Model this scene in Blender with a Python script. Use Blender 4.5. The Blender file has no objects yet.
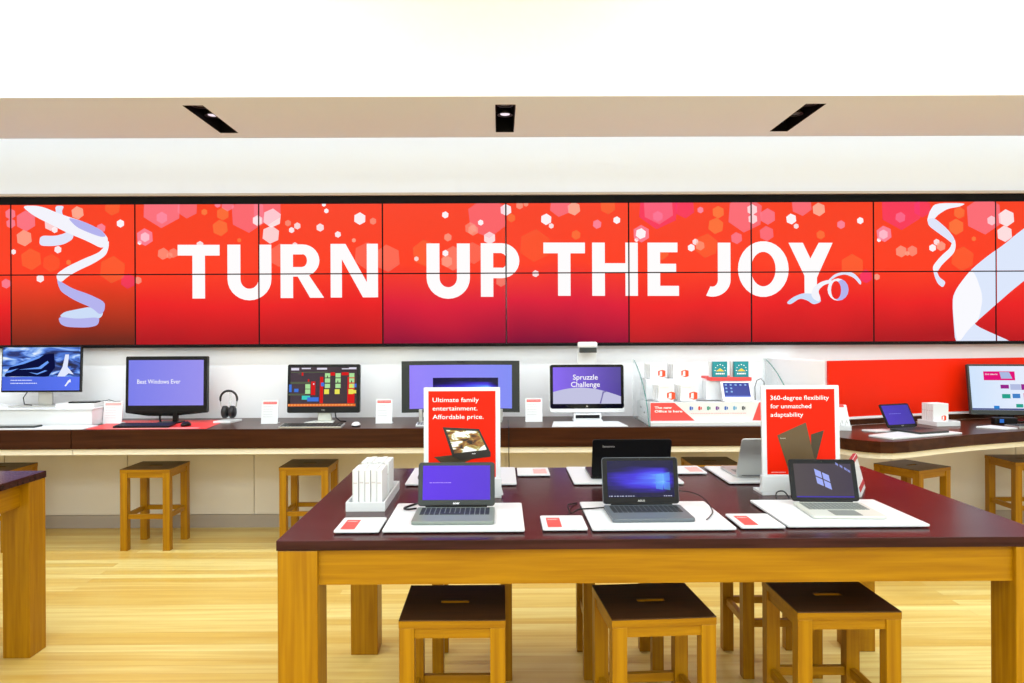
import bpy, bmesh, math, random
from mathutils import Vector, Matrix
random.seed(4)
R = math.radians
scene = bpy.context.scene
COL = scene.collection

# ------------------------------------------------------------------ materials
def lin(c):
    c /= 255.0
    return c/12.92 if c <= .04045 else ((c+.055)/1.055)**2.4
def rgb(r, g, b): return (lin(r), lin(g), lin(b), 1)

def mat(name, col, rough=.5, metal=0, coat=0, spec=.5, bump=0, bscale=40, var=0, vscale=(8, 8, 8), trans=0, alpha=1):
    m = bpy.data.materials.new(name); m.use_nodes = True
    nt = m.node_tree; b = nt.nodes['Principled BSDF']
    b.inputs['Base Color'].default_value = col
    b.inputs['Roughness'].default_value = rough
    b.inputs['Metallic'].default_value = metal
    b.inputs['Coat Weight'].default_value = coat
    b.inputs['Specular IOR Level'].default_value = spec
    b.inputs['Transmission Weight'].default_value = trans
    b.inputs['Alpha'].default_value = alpha
    tc = nt.nodes.new('ShaderNodeTexCoord'); mp = nt.nodes.new('ShaderNodeMapping')
    mp.inputs['Scale'].default_value = vscale
    nt.links.new(tc.outputs['Object'], mp.inputs['Vector'])
    nz = nt.nodes.new('ShaderNodeTexNoise'); nz.inputs['Scale'].default_value = 1 if var else bscale
    nz.inputs['Detail'].default_value = 4
    nt.links.new(mp.outputs['Vector'], nz.inputs['Vector'])
    if var:
        r = nt.nodes.new('ShaderNodeValToRGB')
        lo = tuple(c*(1-var) for c in col[:3])+(1,); hi = tuple(min(1, c*(1+var)) for c in col[:3])+(1,)
        r.color_ramp.elements[0].position = .3; r.color_ramp.elements[0].color = lo
        r.color_ramp.elements[1].position = .7; r.color_ramp.elements[1].color = hi
        nt.links.new(nz.outputs['Fac'], r.inputs['Fac']); nt.links.new(r.outputs['Color'], b.inputs['Base Color'])
    if bump:
        bp = nt.nodes.new('ShaderNodeBump'); bp.inputs['Strength'].default_value = bump; bp.inputs['Distance'].default_value = .002
        nt.links.new(nz.outputs['Fac'], bp.inputs['Height']); nt.links.new(bp.outputs['Normal'], b.inputs['Normal'])
    return m

def emit(name, col, s=1.0, alpha=1.0):
    m = bpy.data.materials.new(name); m.use_nodes = True; nt = m.node_tree; nt.nodes.clear()
    o = nt.nodes.new('ShaderNodeOutputMaterial'); e = nt.nodes.new('ShaderNodeEmission')
    e.inputs['Color'].default_value = col; e.inputs['Strength'].default_value = s
    if alpha < 1:
        t = nt.nodes.new('ShaderNodeBsdfTransparent'); x = nt.nodes.new('ShaderNodeMixShader'); x.inputs['Fac'].default_value = alpha
        nt.links.new(t.outputs[0], x.inputs[1]); nt.links.new(e.outputs[0], x.inputs[2]); nt.links.new(x.outputs[0], o.inputs['Surface'])
    else: nt.links.new(e.outputs[0], o.inputs['Surface'])
    return m

def screen_mat(name, build, gloss=.04):
    """emissive panel with a thin glass gloss; build(nt, tc) returns a colour socket"""
    m = bpy.data.materials.new(name); m.use_nodes = True; nt = m.node_tree
    b = nt.nodes['Principled BSDF']; b.inputs['Base Color'].default_value = (.004, .004, .005, 1)
    b.inputs['Roughness'].default_value = .15; b.inputs['Specular IOR Level'].default_value = gloss*5
    tc = nt.nodes.new('ShaderNodeTexCoord')
    nt.links.new(build(nt, tc), b.inputs['Emission Color']); b.inputs['Emission Strength'].default_value = 1
    return m
def math_node(nt, op, a, b):
    n = nt.nodes.new('ShaderNodeMath'); n.operation = op
    for i, v in enumerate((a, b)):
        if isinstance(v, (int, float)): n.inputs[i].default_value = v
        else: nt.links.new(v, n.inputs[i])
    return n.outputs[0]
def ramp(nt, fac, stops):
    r = nt.nodes.new('ShaderNodeValToRGB'); els = r.color_ramp.elements
    while len(els) < len(stops): els.new(.5)
    for e, (p, c) in zip(els, stops): e.position = p; e.color = c
    nt.links.new(fac, r.inputs['Fac']); return r.outputs['Color']
def plain(col): 
    def f(nt, tc):
        n = nt.nodes.new('ShaderNodeRGB'); n.outputs[0].default_value = col; return n.outputs[0]
    return f
def grad(c0, c1, axis='X'):
    def f(nt, tc):
        s = nt.nodes.new('ShaderNodeSeparateXYZ'); nt.links.new(tc.outputs['Generated'], s.inputs[0])
        return ramp(nt, s.outputs[axis], [(0, c0), (1, c1)])
    return f

def wall_grad(bottom, low, mid, top):
    def f(nt, tc):
        g = nt.nodes.new('ShaderNodeNewGeometry'); s = nt.nodes.new('ShaderNodeSeparateXYZ'); nt.links.new(g.outputs['Position'], s.inputs[0])
        t = math_node(nt, 'MULTIPLY', math_node(nt, 'SUBTRACT', s.outputs['Z'], 1.53), 1/1.18)
        nz = nt.nodes.new('ShaderNodeTexNoise'); nz.inputs['Scale'].default_value = 1.1; nt.links.new(g.outputs['Position'], nz.inputs['Vector'])
        t2 = math_node(nt, 'ADD', t, math_node(nt, 'MULTIPLY', math_node(nt, 'SUBTRACT', nz.outputs['Fac'], .5), .25))
        return ramp(nt, t2, [(0, bottom), (.28, low), (.55, mid), (.85, top)])
    return f

M = {}
M['paint'] = mat('white_paint', (.93, .93, .93, 1), .7, bump=.03, bscale=120)
M['paint_warm'] = mat('soffit_paint', (.80, .90, .98, 1), .75)
M['ledge'] = mat('tan_ledge', rgb(205, 190, 175), .6)
M['black'] = mat('black_plastic', rgb(8, 8, 9), .35, spec=.25)
M['black_gloss'] = mat('black_gloss', rgb(5, 5, 6), .1, spec=.25)
M['black_matte'] = mat('black_matte', rgb(7, 6, 8), .6, spec=.15)
M['bezel_grey'] = mat('dark_grey_bezel', rgb(50, 54, 52), .4, spec=.3)
M['silver'] = mat('silver_metal', rgb(190, 190, 186), .35, .6)
M['grey_body'] = mat('grey_green_body', rgb(128, 136, 128), .4, .2)
M['slate_body'] = mat('slate_body', rgb(95, 102, 108), .45, .1)
M['light_body'] = mat('pale_silver_body', rgb(205, 206, 196), .4, .15)
M['key_dark'] = mat('dark_keys', rgb(40, 43, 44), .5)
M['key_grey'] = mat('grey_keys', rgb(118, 122, 118), .5)
M['key_blue'] = mat('navy_keys', rgb(22, 26, 48), .5)
M['white_acr'] = mat('white_acrylic', (.74, .75, .75, 1), .3)
M['white_card'] = mat('white_card', (.86, .86, .84, 1), .6)
M['cardbox'] = mat('white_carton', (.76, .76, .74, 1), .55)
M['box_line'] = mat('carton_spine_print', rgb(206, 196, 190), .6)
M['red_print'] = mat('red_print', rgb(236, 72, 66), .5)
M['pink_print'] = mat('pink_print', rgb(246, 170, 165), .5)
M['deep_red'] = mat('deep_red_print', rgb(170, 20, 35), .5)
M['poster_red'] = mat('poster_red', rgb(226, 30, 0), .4, spec=.15)
M['poster_white'] = mat('poster_lettering', (.95, .93, .92, 1), .5)
M['orange_red'] = mat('orange_red_logo', rgb(226, 70, 24), .5)
M['teal'] = mat('teal_carton', rgb(0, 136, 146), .5)
M['yellow_print'] = mat('yellow_print', rgb(240, 200, 60), .5)
M['mark_grey'] = mat('grey_print', rgb(176, 176, 178), .6)
M['mat_red'] = mat('red_counter_mat', rgb(232, 50, 46), .4, spec=.3)
M['red_wall'] = mat('red_wall_panel', rgb(232, 34, 0), .4, spec=.15)
M['cream'] = mat('cream_laminate', rgb(228, 219, 204), .5)
M['cream_edge'] = mat('cream_edge', rgb(238, 228, 204), .45)
M['kick'] = mat('grey_kickboard', rgb(172, 160, 146), .5)
M['leather'] = mat('ear_pad_leather', rgb(18, 16, 18), .5, bump=.2, bscale=90)
M['bronze'] = mat('poster_bronze_print', rgb(92, 72, 44), .35)
M['bronze2'] = mat('poster_dark_bronze_print', rgb(62, 50, 30), .35)
M['dark_print'] = mat('poster_black_print', rgb(36, 30, 24), .4)
M['screen_glare'] = mat('pale_blue_plastic', rgb(190, 196, 215), .3)
M['poster_picture'] = None

def wood(name, dark, light, sx, sy, sz, rough=.35, coat=0.0, dist=2.0, spec=.5):
    m = bpy.data.materials.new(name); m.use_nodes = True; nt = m.node_tree; b = nt.nodes['Principled BSDF']
    tc = nt.nodes.new('ShaderNodeTexCoord'); mp = nt.nodes.new('ShaderNodeMapping'); mp.inputs['Scale'].default_value = (sx, sy, sz)
    nt.links.new(tc.outputs['Object'], mp.inputs['Vector'])
    nz = nt.nodes.new('ShaderNodeTexNoise'); nz.inputs['Scale'].default_value = 1; nz.inputs['Detail'].default_value = 6; nz.inputs['Distortion'].default_value = dist*.2
    nt.links.new(mp.outputs['Vector'], nz.inputs['Vector'])
    c = ramp(nt, nz.outputs['Fac'], [(.32, dark), (.68, light)])
    nt.links.new(c, b.inputs['Base Color']); b.inputs['Roughness'].default_value = rough; b.inputs['Coat Weight'].default_value = coat
    b.inputs['Coat Roughness'].default_value = .12; b.inputs['Specular IOR Level'].default_value = spec
    bp = nt.nodes.new('ShaderNodeBump'); bp.inputs['Strength'].default_value = .06; bp.inputs['Distance'].default_value = .001
    nt.links.new(nz.outputs['Fac'], bp.inputs['Height']); nt.links.new(bp.outputs['Normal'], b.inputs['Normal'])
    return m
OAK_D, OAK_L = rgb(148, 98, 1), rgb(172, 121, 4)
M['oak_x'] = wood('oak_grain_along', OAK_D, OAK_L, 2.5, 40, 60, spec=.25)
M['oak_y'] = wood('oak_grain_across', OAK_D, OAK_L, 40, 2.5, 60, spec=.25)
M['oak_z'] = wood('oak_grain_upright', OAK_D, OAK_L, 55, 55, 2.5, spec=.25)
M['top_dark'] = wood('dark_table_wood', rgb(40, 15, 14), rgb(66, 32, 32), 2.0, 45, 45, rough=.22, coat=.0, spec=.15)
M['counter_dark'] = wood('dark_counter_wood', rgb(50, 22, 8), rgb(70, 36, 16), 1.5, 30, 30, rough=.28, coat=.0, spec=.12)
M['seat_dark'] = wood('dark_seat_wood', rgb(52, 28, 10), rgb(80, 46, 20), 4, 50, 50, rough=.4)

def floor_material():
    m = bpy.data.materials.new('maple_floorboards'); m.use_nodes = True; nt = m.node_tree; b = nt.nodes['Principled BSDF']
    tc = nt.nodes.new('ShaderNodeTexCoord')
    br = nt.nodes.new('ShaderNodeTexBrick'); br.inputs['Scale'].default_value = 1
    br.inputs['Brick Width'].default_value = 2.7; br.inputs['Row Height'].default_value = .083
    br.inputs['Mortar Size'].default_value = .0012; br.inputs['Bias'].default_value = -.1; br.offset = .37
    br.inputs['Color1'].default_value = rgb(218, 184, 94); br.inputs['Color2'].default_value = rgb(240, 224, 148)
    br.inputs['Mortar'].default_value = rgb(212, 180, 110)
    nt.links.new(tc.outputs['Object'], br.inputs['Vector'])
    mp = nt.nodes.new('ShaderNodeMapping'); mp.inputs['Scale'].default_value = (1.2, 26, 1); nt.links.new(tc.outputs['Object'], mp.inputs['Vector'])
    nz = nt.nodes.new('ShaderNodeTexNoise'); nz.inputs['Scale'].default_value = 1; nz.inputs['Detail'].default_value = 5; nz.inputs['Distortion'].default_value = .6
    nt.links.new(mp.outputs['Vector'], nz.inputs['Vector'])
    g = ramp(nt, nz.outputs['Fac'], [(.3, rgb(222, 188, 118)), (.7, (1, 1, 1, 1))])
    mx = nt.nodes.new('ShaderNodeMix'); mx.data_type = 'RGBA'; mx.blend_type = 'MULTIPLY'; mx.inputs['Factor'].default_value = .55
    nt.links.new(br.outputs['Color'], mx.inputs['A']); nt.links.new(g, mx.inputs['B']); nt.links.new(mx.outputs['Result'], b.inputs['Base Color'])
    b.inputs['Roughness'].default_value = .32
    return m
M['floor'] = floor_material()

def glass_mat():
    m = mat('clear_glass', (.93, .98, .96, 1), .02, trans=1.0); return m
M['glass'] = mat('clear_acrylic', (.85, .95, .92, 1), .05, alpha=.22)
M['glass_edge'] = mat('green_glass_edge', rgb(40, 120, 110), .15)

def tri_noise(name, stops, scale, stretch=(1, 1, 1), emitted=True, dist=2):
    def f(nt, tc):
        mp = nt.nodes.new('ShaderNodeMapping'); mp.inputs['Scale'].default_value = stretch
        nt.links.new(tc.outputs['Generated'], mp.inputs['Vector'])
        nz = nt.nodes.new('ShaderNodeTexNoise'); nz.inputs['Scale'].default_value = scale; nz.inputs['Distortion'].default_value = dist; nz.inputs['Detail'].default_value = 3
        nt.links.new(mp.outputs['Vector'], nz.inputs['Vector'])
        return ramp(nt, nz.outputs['Fac'], stops)
    if emitted: return screen_mat(name, f)
    m = bpy.data.materials.new(name); m.use_nodes = True
    nt = m.node_tree; tc = nt.nodes.new('ShaderNodeTexCoord'); nt.links.new(f(nt, tc), nt.nodes['Principled BSDF'].inputs['Base Color'])
    return m
M['car_picture'] = tri_noise('rally_picture_display', [(.3, rgb(5, 6, 30)), (.42, rgb(20, 40, 110)), (.5, rgb(70, 120, 220)), (.58, rgb(150, 190, 245)), (.68, rgb(240, 245, 255))], 2.2, (1.2, 1, 1.8), dist=1.2)
M['poster_picture'] = tri_noise('poster_family_picture', [(.35, rgb(40, 26, 12)), (.46, rgb(150, 96, 40)), (.52, rgb(170, 160, 80)), (.56, rgb(240, 236, 230)), (.7, rgb(250, 250, 248))], 3, (1.2, 1, 1.2), emitted=False, dist=.6)
def beam(nt, tc):
    s = nt.nodes.new('ShaderNodeSeparateXYZ'); nt.links.new(tc.outputs['Generated'], s.inputs[0])
    dx = math_node(nt, 'SUBTRACT', s.outputs['X'], .84)
    dy = math_node(nt, 'SUBTRACT', s.outputs['Z'], .48)
    ax = math_node(nt, 'MULTIPLY', math_node(nt, 'ABSOLUTE', dx, 0), .95)
    right = math_node(nt, 'MULTIPLY', math_node(nt, 'MAXIMUM', dx, 0), 4.0)
    spread = math_node(nt, 'ADD', math_node(nt, 'MULTIPLY', math_node(nt, 'ABSOLUTE', dx, 0), .22), .26)
    ay = math_node(nt, 'DIVIDE', math_node(nt, 'ABSOLUTE', dy, 0), spread)
    nz = nt.nodes.new('ShaderNodeTexNoise'); nz.inputs['Scale'].default_value = 4; nz.inputs['Detail'].default_value = 1
    mp = nt.nodes.new('ShaderNodeMapping'); mp.inputs['Scale'].default_value = (.5, 0, 3); nt.links.new(tc.outputs['Generated'], mp.inputs['Vector']); nt.links.new(mp.outputs['Vector'], nz.inputs['Vector'])
    d = math_node(nt, 'ADD', math_node(nt, 'ADD', ax, right), math_node(nt, 'MULTIPLY', math_node(nt, 'MULTIPLY', ay, ay), .55))
    d = math_node(nt, 'ADD', d, math_node(nt, 'MULTIPLY', math_node(nt, 'SUBTRACT', nz.outputs['Fac'], .5), .5))
    return ramp(nt, d, [(0, rgb(120, 190, 255)), (.22, rgb(84, 110, 250)), (.45, rgb(66, 48, 222)), (.75, rgb(34, 16, 130)), (1, rgb(14, 6, 60))])
M['beam_display'] = screen_mat('window_light_display', beam)
M['purple_display'] = screen_mat('purple_display', grad(rgb(96, 44, 236), rgb(88, 48, 214)))
M['blue_display'] = screen_mat('indigo_display', grad(rgb(74, 48, 190), rgb(60, 44, 170)))
M['lavender_display'] = screen_mat('lavender_display', grad(rgb(118, 122, 232), rgb(150, 142, 236)))
M['curved_display'] = screen_mat('periwinkle_display', grad(rgb(150, 130, 250), rgb(128, 140, 244)))
M['navy_window'] = screen_mat('navy_display_window', grad(rgb(24, 8, 110), rgb(60, 60, 220)))
M['spruz_display'] = screen_mat('violet_display', grad(rgb(134, 100, 240), rgb(80, 66, 150)))
M['dusk_display'] = screen_mat('dusk_display', grad(rgb(72, 60, 62), rgb(58, 44, 64)))
M['game_display'] = screen_mat('game_display', grad(rgb(62, 44, 56), rgb(50, 30, 40)))
M['shop_display'] = screen_mat('shop_page_display', grad(rgb(206, 226, 250), rgb(240, 240, 252)))
M['tablet_display'] = screen_mat('tablet_home_display', grad(rgb(40, 60, 160), rgb(40, 50, 150)))
M['blue_band'] = screen_mat('blue_caption_band', grad(rgb(62, 94, 216), rgb(80, 110, 240)))
ECOL = {}
def ec(r, g, b, a=1.0):
    k = (r, g, b, a)
    if k not in ECOL: ECOL[k] = emit('lit_pixels', rgb(r, g, b), 1.0, a)
    return ECOL[k]

# ------------------------------------------------------------------ mesh helpers
class MB:
    def __init__(s): s.v = []; s.f = []
    def add(s, vs, fs):
        n = len(s.v); s.v += [tuple(v) for v in vs]; s.f += [tuple(i+n for i in f) for f in fs]; return s
    def box(s, x0, x1, y0, y1, z0, z1):
        return s.add([(x0, y0, z0), (x1, y0, z0), (x1, y1, z0), (x0, y1, z0), (x0, y0, z1), (x1, y0, z1), (x1, y1, z1), (x0, y1, z1)],
                     [(3, 2, 1, 0), (4, 5, 6, 7), (0, 1, 5, 4), (1, 2, 6, 5), (2, 3, 7, 6), (3, 0, 4, 7)])
    def fbox(s, F, u0, u1, v0, v1, n0, n1):
        return s.add([F(u0, v0, n0), F(u1, v0, n0), F(u1, v1, n0), F(u0, v1, n0), F(u0, v0, n1), F(u1, v0, n1), F(u1, v1, n1), F(u0, v1, n1)],
                     [(3, 2, 1, 0), (4, 5, 6, 7), (0, 1, 5, 4), (1, 2, 6, 5), (2, 3, 7, 6), (3, 0, 4, 7)])
    def prism(s, F, poly, n0, n1):
        k = len(poly); vs = [F(u, v, n0) for u, v in poly]+[F(u, v, n1) for u, v in poly]
        return s.add(vs, [tuple(range(k-1, -1, -1)), tuple(range(k, 2*k))]+[(i, (i+1) % k, (i+1) % k+k, i+k) for i in range(k)])
    def poly(s, F, poly, n=0): return s.add([F(u, v, n) for u, v in poly], [tuple(range(len(poly)))])
    def tube(s, pts, r, seg=8):
        pts = [Vector(p) for p in pts]; k = len(pts); vs = []; fs = []; up = Vector((0, 0, 1)); prev = None
        for i, p in enumerate(pts):
            d = (pts[min(i+1, k-1)]-pts[max(i-1, 0)]).normalized()
            a = prev if prev is not None else (up if abs(d.dot(up)) < .95 else Vector((1, 0, 0)))
            a = (a-d*a.dot(d)).normalized(); b = d.cross(a); prev = a
            rr = r[i] if isinstance(r, (list, tuple)) else r
            vs += [p+(a*math.cos(2*math.pi*j/seg)+b*math.sin(2*math.pi*j/seg))*rr for j in range(seg)]
        for i in range(k-1):
            for j in range(seg): fs.append((i*seg+j, i*seg+(j+1) % seg, (i+1)*seg+(j+1) % seg, (i+1)*seg+j))
        fs += [tuple(range(seg-1, -1, -1)), tuple((k-1)*seg+j for j in range(seg))]
        return s.add(vs, fs)
    def lathe(s, c, prof, seg=24, axis='z'):
        vs = []; fs = []
        for r, h in prof:
            for j in range(seg):
                a = 2*math.pi*j/seg; x, y = r*math.cos(a), r*math.sin(a)
                p = (x, y, h) if axis == 'z' else (h, x, y) if axis == 'x' else (x, h, y)
                vs.append((c[0]+p[0], c[1]+p[1], c[2]+p[2]))
        for i in range(len(prof)-1):
            for j in range(seg): fs.append((i*seg+j, i*seg+(j+1) % seg, (i+1)*seg+(j+1) % seg, (i+1)*seg+j))
        fs += [tuple(range(seg-1, -1, -1)), tuple((len(prof)-1)*seg+j for j in range(seg))]
        return s.add(vs, fs)
    def holed_plate(s, x, y, hx, hy, z0, z1):
        vs = []
        for z in (z0, z1):
            for a, b in ((x, y), (hx, hy)): vs += [(-a, -b, z), (a, -b, z), (a, b, z), (-a, b, z)]
        fs = []
        for i in range(4):
            j = (i+1) % 4
            fs += [(i, j, j+8, i+8), (4+j, 4+i, 12+i, 12+j), (8+i, 8+j, 12+j, 12+i), (j, i, 4+i, 4+j)]
        return s.add(vs, fs)
    def build(s, name, m, parent=None, bevel=0, smooth=False, loc=None):
        me = bpy.data.meshes.new(name); me.from_pydata(s.v, [], s.f)
        bm = bmesh.new(); bm.from_mesh(me); bmesh.ops.recalc_face_normals(bm, faces=bm.faces); bm.to_mesh(me); bm.free()
        o = bpy.data.objects.new(name, me); COL.objects.link(o)
        if m: me.materials.append(m)
        if parent: o.parent = parent
        if loc: o.location = loc
        if smooth:
            for p in me.polygons: p.use_smooth = True
        if bevel:
            b = o.modifiers.new('bevel', 'BEVEL'); b.width = bevel; b.segments = 2; b.limit_method = 'ANGLE'; b.angle_limit = R(40)
        return o
def frame(O, U=(1, 0, 0), V=(0, 0, 1), N=(0, -1, 0)):
    O, U, V, N = Vector(O), Vector(U), Vector(V), Vector(N)
    return lambda u, v, n=0: O+U*u+V*v+N*n
def tilt_frame(O, t):           # upright face looking to -y, leaning back by t degrees
    t = R(t); return frame(O, (1, 0, 0), (0, math.sin(t), math.cos(t)), (0, -math.cos(t), math.sin(t)))
def rrect(u0, u1, v0, v1, r, k=4):
    pts = []
    for cx, cy, a0 in ((u1-r, v0+r, -90), (u1-r, v1-r, 0), (u0+r, v1-r, 90), (u0+r, v0+r, 180)):
        for i in range(k+1):
            a = R(a0+90*i/k); pts.append((cx+r*math.cos(a), cy+r*math.sin(a)))
    return pts
FLAT = frame((0, 0, 0), (1, 0, 0), (0, 1, 0), (0, 0, 1))

def text_polys(s, bold=0.0):
    c = bpy.data.curves.new('t', 'FONT'); c.body = s; c.offset = bold; c.resolution_u = 3
    o = bpy.data.objects.new('t', c); COL.objects.link(o); dg = bpy.context.evaluated_depsgraph_get(); dg.update()
    me = bpy.data.meshes.new_from_object(o.evaluated_get(dg)); COL.objects.unlink(o); bpy.data.objects.remove(o)
    vs = [(v.co.x, v.co.y) for v in me.vertices]; fs = [tuple(p.vertices) for p in me.polygons]; bpy.data.meshes.remove(me)
    return vs, fs
def text(name, s, m, parent, F, u0, v0, w=None, h=.02, bold=0.0, n=.001, center=False):
    """letters with baseline v0 starting at u0; h = cap height; w = full line width"""
    vs, fs = text_polys(s, bold); xs = [v[0] for v in vs]
    k = h/.73; x0, x1 = min(xs), max(xs); kx = (w/(x1-x0)) if w else k
    if center: u0 = u0-kx*(x1-x0)/2
    mb = MB(); mb.add([F(u0+(x-x0)*kx, v0+y*k, n) for x, y in vs], fs)
    return mb.build(name, m, parent)

def empty(name, loc, rz=0):
    o = bpy.data.objects.new(name, None); o.empty_display_size = .1; COL.objects.link(o); o.location = loc; o.rotation_euler = (0, 0, R(rz)); return o
def tag(o, label, cat, group=None):
    o['label'] = label; o['category'] = cat
    if group: o['group'] = group
    return o
def thing(name, label, cat, loc, rz=0, group=None): return tag(empty(name, loc, rz), label, cat, group)
def struct(o): o['kind'] = 'structure'; return o
def copy_thing(src, loc, rz, label, group=None):
    def cp(o, parent):
        c = o.copy(); COL.objects.link(c); c.parent = parent
        for ch in kids[o.name]: cp(ch, c)
        return c
    kids = {}
    def walk(o):
        kids[o.name] = list(o.children)
        for ch in kids[o.name]: walk(ch)
    walk(src); r = cp(src, None); r.location = loc; r.rotation_euler = (0, 0, R(rz)); r['label'] = label
    if group: r['group'] = group
    return r

# ------------------------------------------------------------------ the room
XL, XR = -6.4, 6.4; YB = 6.35; YF = -3.2; ZC = 4.25
struct(MB().box(XL, XR, YF, YB+.1, -.1, 0).build('floor', M['floor']))
struct(MB().box(XL, XR, YB, YB+.1, 0, ZC).build('wall_back', M['paint']))
struct(MB().box(XL-.1, XL, YF, YB+.1, 0, ZC).build('wall_left', M['paint']))
struct(MB().box(XR, XR+.1, YF, YB+.1, 0, ZC).build('wall_right', M['paint']))
struct(MB().box(XL, XR, YF-.1, YF, 0, ZC).build('wall_front', M['paint']))
struct(MB().box(XL, XR, YF, YB+.1, ZC, ZC+.1).build('ceiling', M['paint']))
# dropped soffit with three slots for the recessed lights
SY0, SY1, SZ = 4.885, 5.88, 3.15
slots = [(-2.058, 5.05, 5.735), (.043, 5.03, 5.72), (2.14, 5.06, 5.745)]; SW = .070
sf = MB(); sy0, sy1 = 5.045, 5.735
sf.box(XL, XR, SY0, sy0, SZ, SZ+.25); sf.box(XL, XR, sy1, SY1, SZ, SZ+.25)
xs = [XL]
for x, _, _ in slots: xs += [x-SW, x+SW]
xs.append(XR)
for i in range(0, len(xs), 2): sf.box(xs[i], xs[i+1], sy0, sy1, SZ, SZ+.25)
struct(sf.build('ceiling_soffit', M['paint_warm']))
struct(MB().box(XL, XR, SY0-.012, SY0, SZ, ZC).build('ceiling_fascia', M['paint']))
for (x, a, b), side in zip(slots, ('leftmost', 'middle', 'rightmost')):
    t = thing('recessed_ceiling_light', side+' of the three black slot lights recessed in the soffit', 'ceiling light', (x, sy0, SZ), 0, 'slot lights in the soffit')
    L = sy1-sy0; w = SW-.002; h = .16
    hb = MB().box(-w, w, .002, .006, .0, h).box(-w, w, L-.006, L-.002, .0, h).box(-w, -w+.004, .006, L-.006, .0, h).box(w-.004, w, .006, L-.006, .0, h).box(-w, w, .002, L-.002, h, h+.004)
    hb.build('housing', M['black_matte'], t)
    for k, yy in enumerate((.13, .36)):
        c = MB().lathe((0, yy, .035), [(.022, .12), (.030, .09), (.052, .03), (.058, 0), (.05, 0), (.03, .05)], 20).build('lamp_shade', M['black'], t, smooth=True)
        MB().lathe((0, yy, .035), [(.034, .004), (.034, .01)], 20).build('lens', ec(255, 238, 246) if (k == 1 and side != 'rightmost') else M['bezel_grey'], c)

# lower wall under the counter: cream panels with joints, kickboard
lw = MB()
joints = [XL, -5.2, -4.14, -3.115, -2.06, -1.01, .045, 1.10, 2.15, 3.28, 4.33, 5.4, XR]
for a, b in zip(joints[:-1], joints[1:]): lw.box(a+.004, b-.004, 6.28, 6.295, .115, .764)
lw.box(XL, XR, 6.295, 6.345, .05, .764)
struct(lw.build('wall_back_lower', M['cream']))
struct(MB().box(XL, XR, 6.285, 6.294, .0, .108).build('baseboard_back', M['kick']))

# ------------------------------------------------------------------ video wall
YS = 6.27; SK = .0084                   # artwork unit on the wall, in metres
def A(u, v): return ((u-500)*SK*.989, 1.6-((v-335)+.0044*(u-500))*SK)
SEAM = [506.4+124.1*k for k in range(-5, 0)]+[506.4+123.6*k for k in range(0, 6)]
SX = [(s-500)*SK*.989 for s in SEAM]
Z0, Z1, Z2 = 1.528, 2.117, 2.706
struct(MB().box(XL, XR, YS, YB, Z2, Z2+.062).box(XL, XR, YS, YB, Z0-.022, Z0).build('trim_1', M['black_matte']))
struct(MB().box(XL, XR, YS-.03, YB, Z2+.062, Z2+.082).build('trim_2', M['ledge']))
def q(zx, zy, ox): return (ox+zx/3.9385, 180+zy/3.9385)
ART = []          # (part name, layer, material, polygon in wall coordinates)
def art(name, layer, m, pts): ART.append((name, layer, m, pts))
CW = {'w': (255, 244, 246), 'p': (255, 150, 175), 'o': (255, 130, 70), 'm': (250, 60, 130), 's': (255, 176, 150)}
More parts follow.
